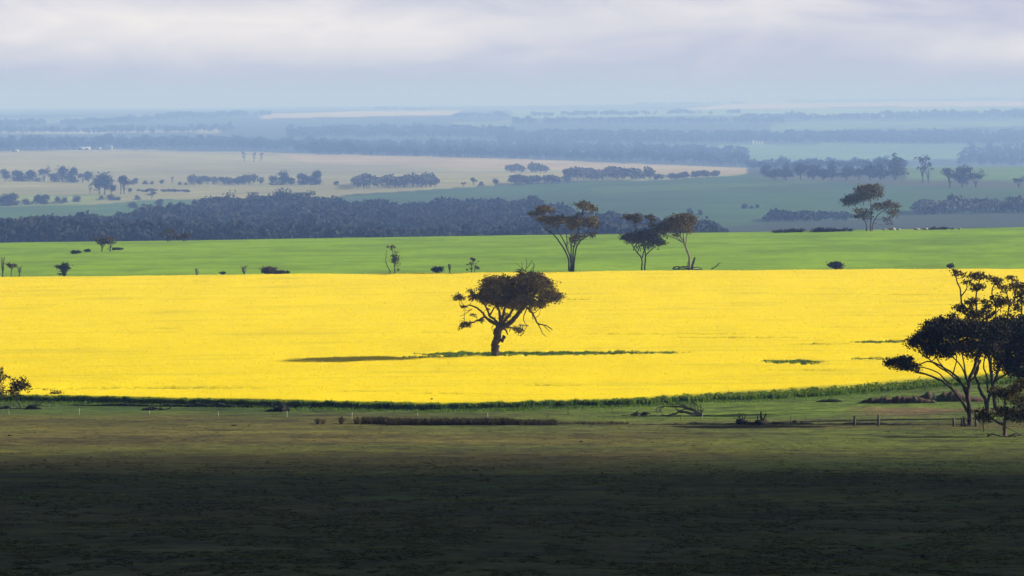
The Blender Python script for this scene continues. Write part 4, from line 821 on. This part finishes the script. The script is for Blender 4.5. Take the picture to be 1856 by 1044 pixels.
def far_tree(px, py, hpx, kind, label, group, wide=1.0, name='tree'):
    r = random.Random(int(px*7+py)); v = r.randrange(2); key = (kind, v)
    p = gp(px, py, True); s = F/p[1]; sc = hpx/s/(10. if kind != 'bush' else 7.5)
    root = empty(name, tuple(p), label, 'shrub' if kind == 'bush' else 'tree', group); root.scale = (sc*wide, sc*wide, sc); root.rotation_euler = (0, 0, r.uniform(0, 6.28))
    if key not in PRO:
        tb, V, Fc = proto(kind, hash(kind) % 1 + len(PRO)*5+v); t = tb.build('trunk', M['bark'], root); c = meshobj('crown', V, Fc, M['leaf_far'], root); PRO[key] = (t, c)
    else:
        for o in PRO[key]:
            q = o.copy(); q.parent = root; COL.objects.link(q)
    return root
ORD = ['first', 'second', 'third', 'fourth', 'fifth', 'sixth', 'seventh', 'eighth', 'ninth', 'tenth', 'eleventh', 'twelfth', 'thirteenth', 'fourteenth', 'fifteenth', 'sixteenth']
def row(items, text, group, kinds):
    for i, it in enumerate(items):
        px, py, h = it[:3]; w = it[3] if len(it) > 3 else 1.0; k = it[4] if len(it) > 4 else kinds[i % len(kinds)]
        far_tree(px, py, h, k, '%s from the left %s' % (ORD[i], text) if k != 'bush' else '%s bush from the left %s' % (ORD[i], text), group, w, 'shrub' if k == 'bush' else 'tree')
row([(1387, 321, 26, 1.0), (1404, 326, 26, 1.5), (1424, 326, 27, 1.5), (1451, 326, 34, 1.3), (1474, 326, 34, 1.3), (1492, 326, 26, 1.5), (1508, 326, 31, 1.3), (1534, 326, 32, 1.4), (1557, 326, 24, 1.6), (1577, 326, 34, 1.3), (1596, 326, 30, 1.4), (1622, 326, 45, 1.2, 'cone')], 'in the dark row along the far green slope at right', 'dark tree row on the far slope', ['round', 'round', 'cone', 'round'])
row([(1672, 331, 49, .95, 'open'), (1683, 331, 38, .9, 'open'), (1722, 340, 40, 1.0), (1744, 340, 49, .9), (1768, 340, 33, 1.1, 'spread')], 'in the open clump right of the dark tree row', 'open clump right of the dark row', ['spread', 'round'])
row([(1742, 301, 22), (1779, 300, 24, 1.0, 'cone'), (1800, 301, 14, 1.3), (1835, 301, 17, 1.3), (1862, 301, 15, 1.3)], 'on the bright skyline of the far slope at the right edge', 'trees on the far slope skyline', ['round'])
row([(1846, 340, 21, 1.2, 'spread'), (1866, 340, 20, 1.2, 'spread')], 'in the pair on the far slope cut by the right edge', 'pair at the right edge', ['spread'])
row([(10, 328, 27, .9), (32, 328, 17, 1.5), (55, 329, 18, 1.4), (80, 329, 28, .9), (97, 329, 18, 1.3), (114, 330, 25, 1.0), (133, 331, 24, .8), (150, 331, 20, 1.2), (160, 330, 24, 1.0)], 'in the loose belt crossing the pale field at far left', 'loose belt in the pale field at left', ['round', 'bush', 'bush', 'spread'])
row([(163, 352, 20, .8, 'open'), (180, 352, 38, 1.0), (190, 353, 46, .9), (202, 352, 22, 1.1), (219, 352, 32, .9, 'open'), (225, 352, 38, .9, 'spread'), (236, 351, 12, 1)], 'in the tall clump standing in the pale field at left', 'tall clump in the pale field', ['round'])
row([(246, 333, 9, 1.2, 'bush'), (264, 334, 6, 1.6, 'bush'), (276, 334, 5, 1.3, 'bush'), (293, 334, 10, 1.3, 'round'), (312, 335, 15, .7, 'open'), (326, 335, 5, 1.2, 'bush'), (337, 335, 4, 1.2, 'bush')], 'among the scattered small ones right of the tall clump', 'scattered small ones right of the tall clump', ['bush'])
row([(495, 336, 20, 1.2), (512, 335, 22, 1.2), (528, 335, 17, 1.3), (548, 335, 18, 1.3), (562, 335, 20, 1.1), (574, 335, 23, .9), (610, 335, 6, 1.6, 'bush')], 'in the middle belt of the pale field left of centre', 'middle belt in the pale field', ['round', 'bush'])
row([(443, 294, 19, .8, 'open'), (460, 294, 17, .8, 'open'), (473, 294, 17, .8, 'open')], 'of the three leggy ones standing apart high on the pale field', 'three leggy trees on the pale field', ['open'])
row([(840, 338, 9, 1.3, 'spread'), (858, 337, 17, .9, 'spread'), (872, 337, 7, 1.3, 'bush'), (898, 337, 15, 1.1, 'round')], 'among the separate ones along the field edge near the centre', 'separate ones at the field edge near the centre', ['round'])
row([(385, 392, 36, 1.2, 'spread'), (406, 392, 46, 1.25, 'spread'), (438, 388, 32, 1.0), (458, 388, 45, .9), (474, 390, 40, 1.0), (500, 388, 45, 1.0), (514, 388, 52, .9), (532, 388, 44, 1.1, 'spread'), (556, 390, 44, 1.1, 'open'), (588, 392, 30, 1.2, 'spread'), (965, 393, 44, 1.1), (980, 398, 38, 1.0), (1068, 420, 30, 1.1), (1117, 424, 32, 1.0)], 'rising above the top edge of the dark valley wood', 'trees above the edge of the dark valley wood', ['round', 'spread', 'round'])
row([(5, 373, 18, 1.6), (20, 373, 20, 1.5), (46, 371, 10, 1.4), (68, 370, 15, 1.3), (82, 370, 15, 1.3), (104, 369, 11, 1.2), (118, 367, 9, 1.2), (140, 366, 10, 1.5)], 'in the dark row beside the far left green field', 'dark bushy row at far left', ['bush'])
row([(183, 362, 7, 1.4), (200, 363, 10, 1.5), (214, 363, 6, 2.0), (248, 362, 7, 1.4), (275, 360, 14, 1.5, 'spread'), (240, 377, 10, 1.6), (290, 372, 10, 1.5)], 'in the broken line of bushes below the tall clump', 'broken line of bushes below the tall clump', ['bush'])
row([(1350, 378, 8, 1.4), (1362, 378, 5, 1.4), (1372, 377, 6, 1.2), (1250, 386, 8, 1.3), (1268, 390, 9, 1.0)], 'of the isolated ones on the shaded slope behind the crest', 'isolated bushes on the shaded slope', ['bush'])

# ------------------------------------------------------------------ far woods and tree lines (masses)
def wood(label, outline, h, n, name='woodland', dmin=None, q=46, crown=.45, leaf='forest_leaf', seed=1, vis=1.1):
    r = np.random.default_rng(seed); P = np.array([(a, b, c) for a, b, c in outline], float)
    px = r.uniform(P[0, 0], P[-1, 0], n); lo = np.interp(px, P[:, 0], P[:, 1]); hi = np.interp(px, P[:, 0], P[:, 2])
    d = np.empty(n)
    for i in range(n):
        dh = inv(px[i], hi[i], True)
        dl = dmin if dmin else inv(px[i], lo[i], True)
        t = r.random(); d[i] = 1/(1/dl+(1/dh-1/dl)*t) if not dmin else dl+(dh-dl)*t
    if name == 'tree_line' and not dmin:
        sp = (P[-1, 0]-P[0, 0]); k_ = vnoise(px/max(9, sp/16), px*0+.5, seed)+.6*vnoise(px/4., px*0+.5, seed+50) > -.22; px, d = px[k_], d[k_]; n = len(px)
    x = (px-CX)/F*d; z = gz(x, d); H = h*(.72+.4*r.random(n))*(.6+.8*(vnoise(px/11., px*0+.3, seed+9)+.5)); CR = H*crown*(.8+.5*r.random(n))
    v = r.normal(size=(n, q, 3)); v /= np.linalg.norm(v, axis=2)[..., None]; rad = (.45+.55*r.random((n, q, 1)))
    v[..., 2] = np.where(r.random((n, q)) < .5, np.abs(v[..., 2]), v[..., 2])
    lob = 1+.28*np.sin(v[..., :1]*5+r.uniform(0, 6, (n, 1, 1)))*np.cos(v[..., 1:2]*5+r.uniform(0, 6, (n, 1, 1)))
    C = np.stack([x, d, z+H*.62], -1)[:, None] + v*rad*lob*np.stack([CR, CR, H*.38], -1)[:, None]
    C = C.reshape(-1, 3); k = len(C); sz = np.repeat(vis*.9/(F/d*.552), q)
    sz = np.maximum(sz, np.repeat(CR*.2, q))
    a = r.normal(size=(k, 3)); a /= np.linalg.norm(a, axis=1)[:, None]; b = np.cross(a, r.normal(size=(k, 3))); b /= np.linalg.norm(b, axis=1)[:, None]
    s = (sz*(.6+.7*r.random(k)))[:, None]
    V = np.stack([C+a*s, C+b*s*.7, C-a*s, C-b*s*.7], 1).reshape(-1, 3)
    # stems
    w = .022*H; B = np.stack([x, d, z-.3], -1); T_ = np.stack([x, d, z+H*.6], -1); ww = np.stack([w, 0*w, 0*w], -1); w2 = np.stack([0*w, w, 0*w], -1)
    st = np.concatenate([np.stack([B-q_, B+q_, T_+q_*.5, T_-q_*.5], 1).reshape(-1, 3) for q_ in (ww, w2)]); V = np.concatenate([V, st])
    mi = np.zeros(len(V)//4, int); mi[k:] = 1
    return tag(meshobj(name, V, np.arange(len(V)).reshape(-1, 4), [M[leaf], M['bark']], midx=mi), label, 'woodland' if name == 'woodland' else 'tree line', kind='stuff')
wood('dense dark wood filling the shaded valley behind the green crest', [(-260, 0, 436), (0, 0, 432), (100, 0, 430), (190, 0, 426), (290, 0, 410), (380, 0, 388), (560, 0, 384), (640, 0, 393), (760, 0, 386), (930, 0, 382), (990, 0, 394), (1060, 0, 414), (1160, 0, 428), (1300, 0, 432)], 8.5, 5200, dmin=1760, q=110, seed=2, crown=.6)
wood('long tree belt behind the pale field at left', [(-300, 275, 262), (0, 272, 260), (200, 270, 259), (400, 271, 260), (640, 280, 266)], 13, 1500, q=40, seed=4)
wood('wide hazy wood behind the pale field at centre', [(560, 280, 264), (800, 286, 262), (1000, 290, 263), (1200, 296, 270), (1356, 303, 276)], 10, 2200, q=34, seed=5)
wood('blue hazy wood across the middle of the plain at right', [(900, 262, 244), (1100, 262, 243), (1300, 260, 244), (1500, 260, 246), (1700, 262, 242), (2150, 262, 240)], 11, 2600, q=30, seed=6)
wood('hazy wood directly behind the dark tree row at right', [(1356, 306, 296), (1640, 306, 294)], 9, 420, q=40, seed=7)
wood('hazy wood behind the skyline trees at the right edge', [(1740, 299, 270), (2100, 300, 268)], 10, 700, q=36, seed=8)
wood('faint blue wood left of centre on the plain', [(520, 252, 238), (750, 250, 233), (930, 252, 236)], 12, 900, q=26, seed=9)
wood('faint blue tree belt far out at right', [(1340, 219, 214), (1500, 218, 213), (1640, 217, 209), (1760, 215, 207), (2150, 216, 207)], 14, 900, q=22, seed=10)
wood('thin dark tree line on the horizon at right', [(1415, 186, 185), (1600, 183.5, 182.5), (1860, 181.6, 181), (2150, 181.5, 181)], 16, 600, q=20, seed=11, name='tree_line')
wood('thin tree line on the horizon right of centre', [(1150, 192.5, 191), (1350, 189, 187.5)], 13, 300, q=20, seed=12, name='tree_line')
wood('faint tree line far out at left', [(0, 232, 226), (200, 226, 221), (350, 216, 210), (490, 211, 206)], 13, 700, q=20, seed=13, name='tree_line')
wood('faint broken trees on the plain left of the pale strip', [(-250, 244, 238), (0, 243, 237), (250, 243, 236), (420, 240, 232)], 11, 500, q=24, seed=14, name='tree_line')
wood('far tree line across the plain at centre', [(820, 214, 211), (930, 213, 210), (1340, 207, 204)], 12, 380, q=20, seed=15, name='tree_line')
wood('hazy tree line below the thin yellow strip', [(930, 226, 221), (1340, 223, 219), (1420, 224, 219)], 12, 520, q=22, seed=16, name='tree_line')
wood('small far trees above the long pale strip left of centre', [(680, 200, 198.5), (780, 200, 198.5)], 13, 60, q=20, seed=17, name='tree_line')
wood('grey tree belt along the lower edge of the pale field left of centre', [(345, 336, 331), (480, 336, 331)], 6, 150, q=46, seed=18, leaf='pale_leaf', name='tree_line', crown=.6)
wood('grey-green tree belt in front of the pale field near the centre', [(640, 343, 334), (720, 341, 333), (792, 339, 334)], 7.5, 190, q=50, seed=19, leaf='pale_leaf', name='tree_line', crown=.6)
wood('low bushes right of the separate trees near the centre', [(926, 335, 331), (1030, 334, 329)], 5.5, 90, q=46, seed=20, leaf='pale_leaf', name='tree_line', crown=.7)
wood('grey tree belt at the tip of the pale field right of centre', [(1028, 327, 320), (1180, 327, 320)], 7.5, 210, q=46, seed=21, leaf='pale_leaf', name='tree_line', crown=.6)
wood('low bushes petering out towards the dark row', [(1183, 327, 322), (1300, 322, 318)], 4.5, 110, q=40, seed=22, leaf='pale_leaf', name='tree_line', crown=.7)
wood('small clump of bushes inside the pale field near the centre', [(918, 314, 309), (990, 315, 311)], 7.5, 60, q=44, seed=23, leaf='pale_leaf', name='tree_line', crown=.6)
wood('dark bushy belt on the shaded slope at the right edge', [(1655, 390, 383), (1780, 388, 378), (2100, 380, 372)], 6.5, 330, q=54, seed=24, leaf='pale_leaf', name='tree_line', crown=.65)
wood('low dark bushes just beyond the crest left of the crest tree', [(1392, 404, 397), (1545, 402, 396)], 4.2, 150, q=46, seed=25, name='tree_line', crown=.8)
wood('short line of shrubs crossing the pale field at left', [(240, 348, 345), (345, 349, 346)], 1.2, 50, q=30, seed=26, leaf='pale_leaf', name='tree_line', crown=1.4)

# ------------------------------------------------------------------ farm buildings
def shed(px, py, w, h, depth, rot, label, name='farm_shed', cat='shed', doors=3, group=None):
    p = gp(px, py, True); root = empty(name, tuple(p), label, cat, group); root.rotation_euler = (0, 0, rot)
    mb = MB(); mb.box((0, 0, h*.36), (w, depth, h*.72+.4)); mb.build('wall', M['wall'], root)
    rb = MB(); o = .6; z0 = h*.72+.2; V = [(-w/2-o, -depth/2-o, z0), (w/2+o, -depth/2-o, z0), (w/2+o, 0, h), (-w/2-o, 0, h), (-w/2-o, depth/2+o, z0), (w/2+o, depth/2+o, z0)]
    V2 = V+[(a, b, c-.15) for a, b, c in V]
    rb.add(V2, [(0, 1, 2, 3), (3, 2, 5, 4), (7, 6, 9, 8), (8, 9, 10, 11), (0, 6, 7, 1), (4, 5, 11, 10), (0, 3, 9, 6), (3, 4, 10, 9), (1, 7, 8, 2), (2, 8, 11, 5)]); rb.build('roof', M['roof'], root)
    for i in range(doors):
        db = MB(); db.box((-w/2+w*(i+.5)/doors, -depth/2-.02, h*.3), (w/doors*.55, .12, h*.55)); db.build('door', M['dark'], root)
shed(146, 271.5, 30, 4.5, 10, .1, 'long low pale-roofed shed by the tree belt at far left')
shed(179, 271, 7, 3.2, 6, 0, 'small white farmhouse right of the long low shed', 'farmhouse', 'house', 2)
shed(28, 275, 8, 3.0, 6, 0, 'small pale farm building at the left end of the tree belt', 'farmhouse', 'house', 2)
def silo(px, py, rad, h, label, group=None):
    p = gp(px, py, True); root = empty('grain_silo', tuple(p), label, 'silo', group); mb = MB()
    mb.tube([(0, 0, -.3), (0, 0, h*.45), (0, 0, h*.9)], [rad]*3, 14); mb.build('tank', M['wall'], root, False)
    rb = MB(); rb.tube([(0, 0, h*.9), (0, 0, h*1.12)], [rad*1.06, rad*.1], 14); rb.build('roof', M['roof'], root)
silo(202, 270.5, 2.0, 5.5, 'single white silo right of the small white farmhouse')
for i, q in enumerate((1364, 1370.5, 1376, 1381)):
    silo(q, 262.5, 1.7 if i else 2.1, 8.0 if i == 0 else 6.5, '%s white silo from the left before the blue wood at right' % ORD[i], 'white silos before the blue wood')

# ------------------------------------------------------------------ cloud out of view, placed to shade the near paddock
def cmat():
    m = bpy.data.materials.new('cloud'); m.use_nodes = True; b = m.node_tree.nodes['Principled BSDF']; b.inputs['Base Color'].default_value = (.9, .9, .9, 1); b.inputs['Roughness'].default_value = 1; b.inputs['Specular IOR Level'].default_value = 0
    return m
MC = cmat()
def cloud(label, y0, y1, x0, x1, alt, seed):
    """lumpy flat-bottomed cloud; y0..y1, x0..x1 is the ground it shades"""
    L = alt/math.tan(SUN_EL); ox, oy = L*math.cos(SUN_AZ), L*math.sin(SUN_AZ); cx, cy = (x0+x1)/2+ox, (y0+y1)/2+oy; rx, ry = (x1-x0)/2, (y1-y0)/2
    nu, nv = 140, 26; V = []; pw = .35
    th = np.linspace(0, 2*math.pi, nu, endpoint=False)
    for j in range(nv+1):
        ph = -math.pi/2+math.pi*j/nv; c, s = math.cos(ph), math.sin(ph)
        ct, st_ = np.cos(th), np.sin(th)
        X = np.sign(ct)*np.abs(ct)**pw; Y = np.sign(st_)*np.abs(st_)**pw
        X = X*rx*abs(c)**.5; Y = Y*ry*abs(c)**.5
        q = 52*vnoise((X+cx)/48, (Y+cy)/48+j*.2, seed)+20*vnoise((X+cx)/19, (Y+cy)/19+j*.4, seed+1)
        Z = (150 if s > 0 else 30)*s*(1+.5*vnoise(X/90, Y/90, seed+2)) + .8*q*(s > 0)
        V.append(np.stack([X+q*ct*1.0*abs(c), Y+q*st_*abs(c), Z], -1))
    V = np.concatenate(V); Fc = [(j*nu+i, j*nu+(i+1) % nu, (j+1)*nu+(i+1) % nu, (j+1)*nu+i) for j in range(nv) for i in range(nu)]
    o = meshobj('cloud', V, Fc, MC, smooth=True); o.location = (cx, cy, alt)
    tag(o, label, 'cloud', kind='structure')
cloud('cloud shading the near paddock', -600, 428, -420, 420, 2500, 1)

# ------------------------------------------------------------------ haze
def haze():
    mb = MB(); x, y0, y1, z0, z1 = 31000, -1200, 31000, -100, 45
    mb.box((0, (y0+y1)/2, (z0+z1)/2), (2*x, y1-y0, z1-z0)); m = bpy.data.materials.new('haze'); m.use_nodes = True; N = m.node_tree.nodes; L = m.node_tree.links
    N.remove(N['Principled BSDF']); v = N.new('ShaderNodeVolumePrincipled'); v.inputs['Color'].default_value = (.29, .49, 1.0, 1); v.inputs['Absorption Color'].default_value = (.5, .5, .5, 1); v.inputs['Density'].default_value = .000168; v.inputs['Anisotropy'].default_value = .0
    L.new(v.outputs[0], N['Material Output'].inputs['Volume']); o = mb.build('haze', m); tag(o, 'thin blue haze over the whole plain', 'haze', kind='stuff')
haze()
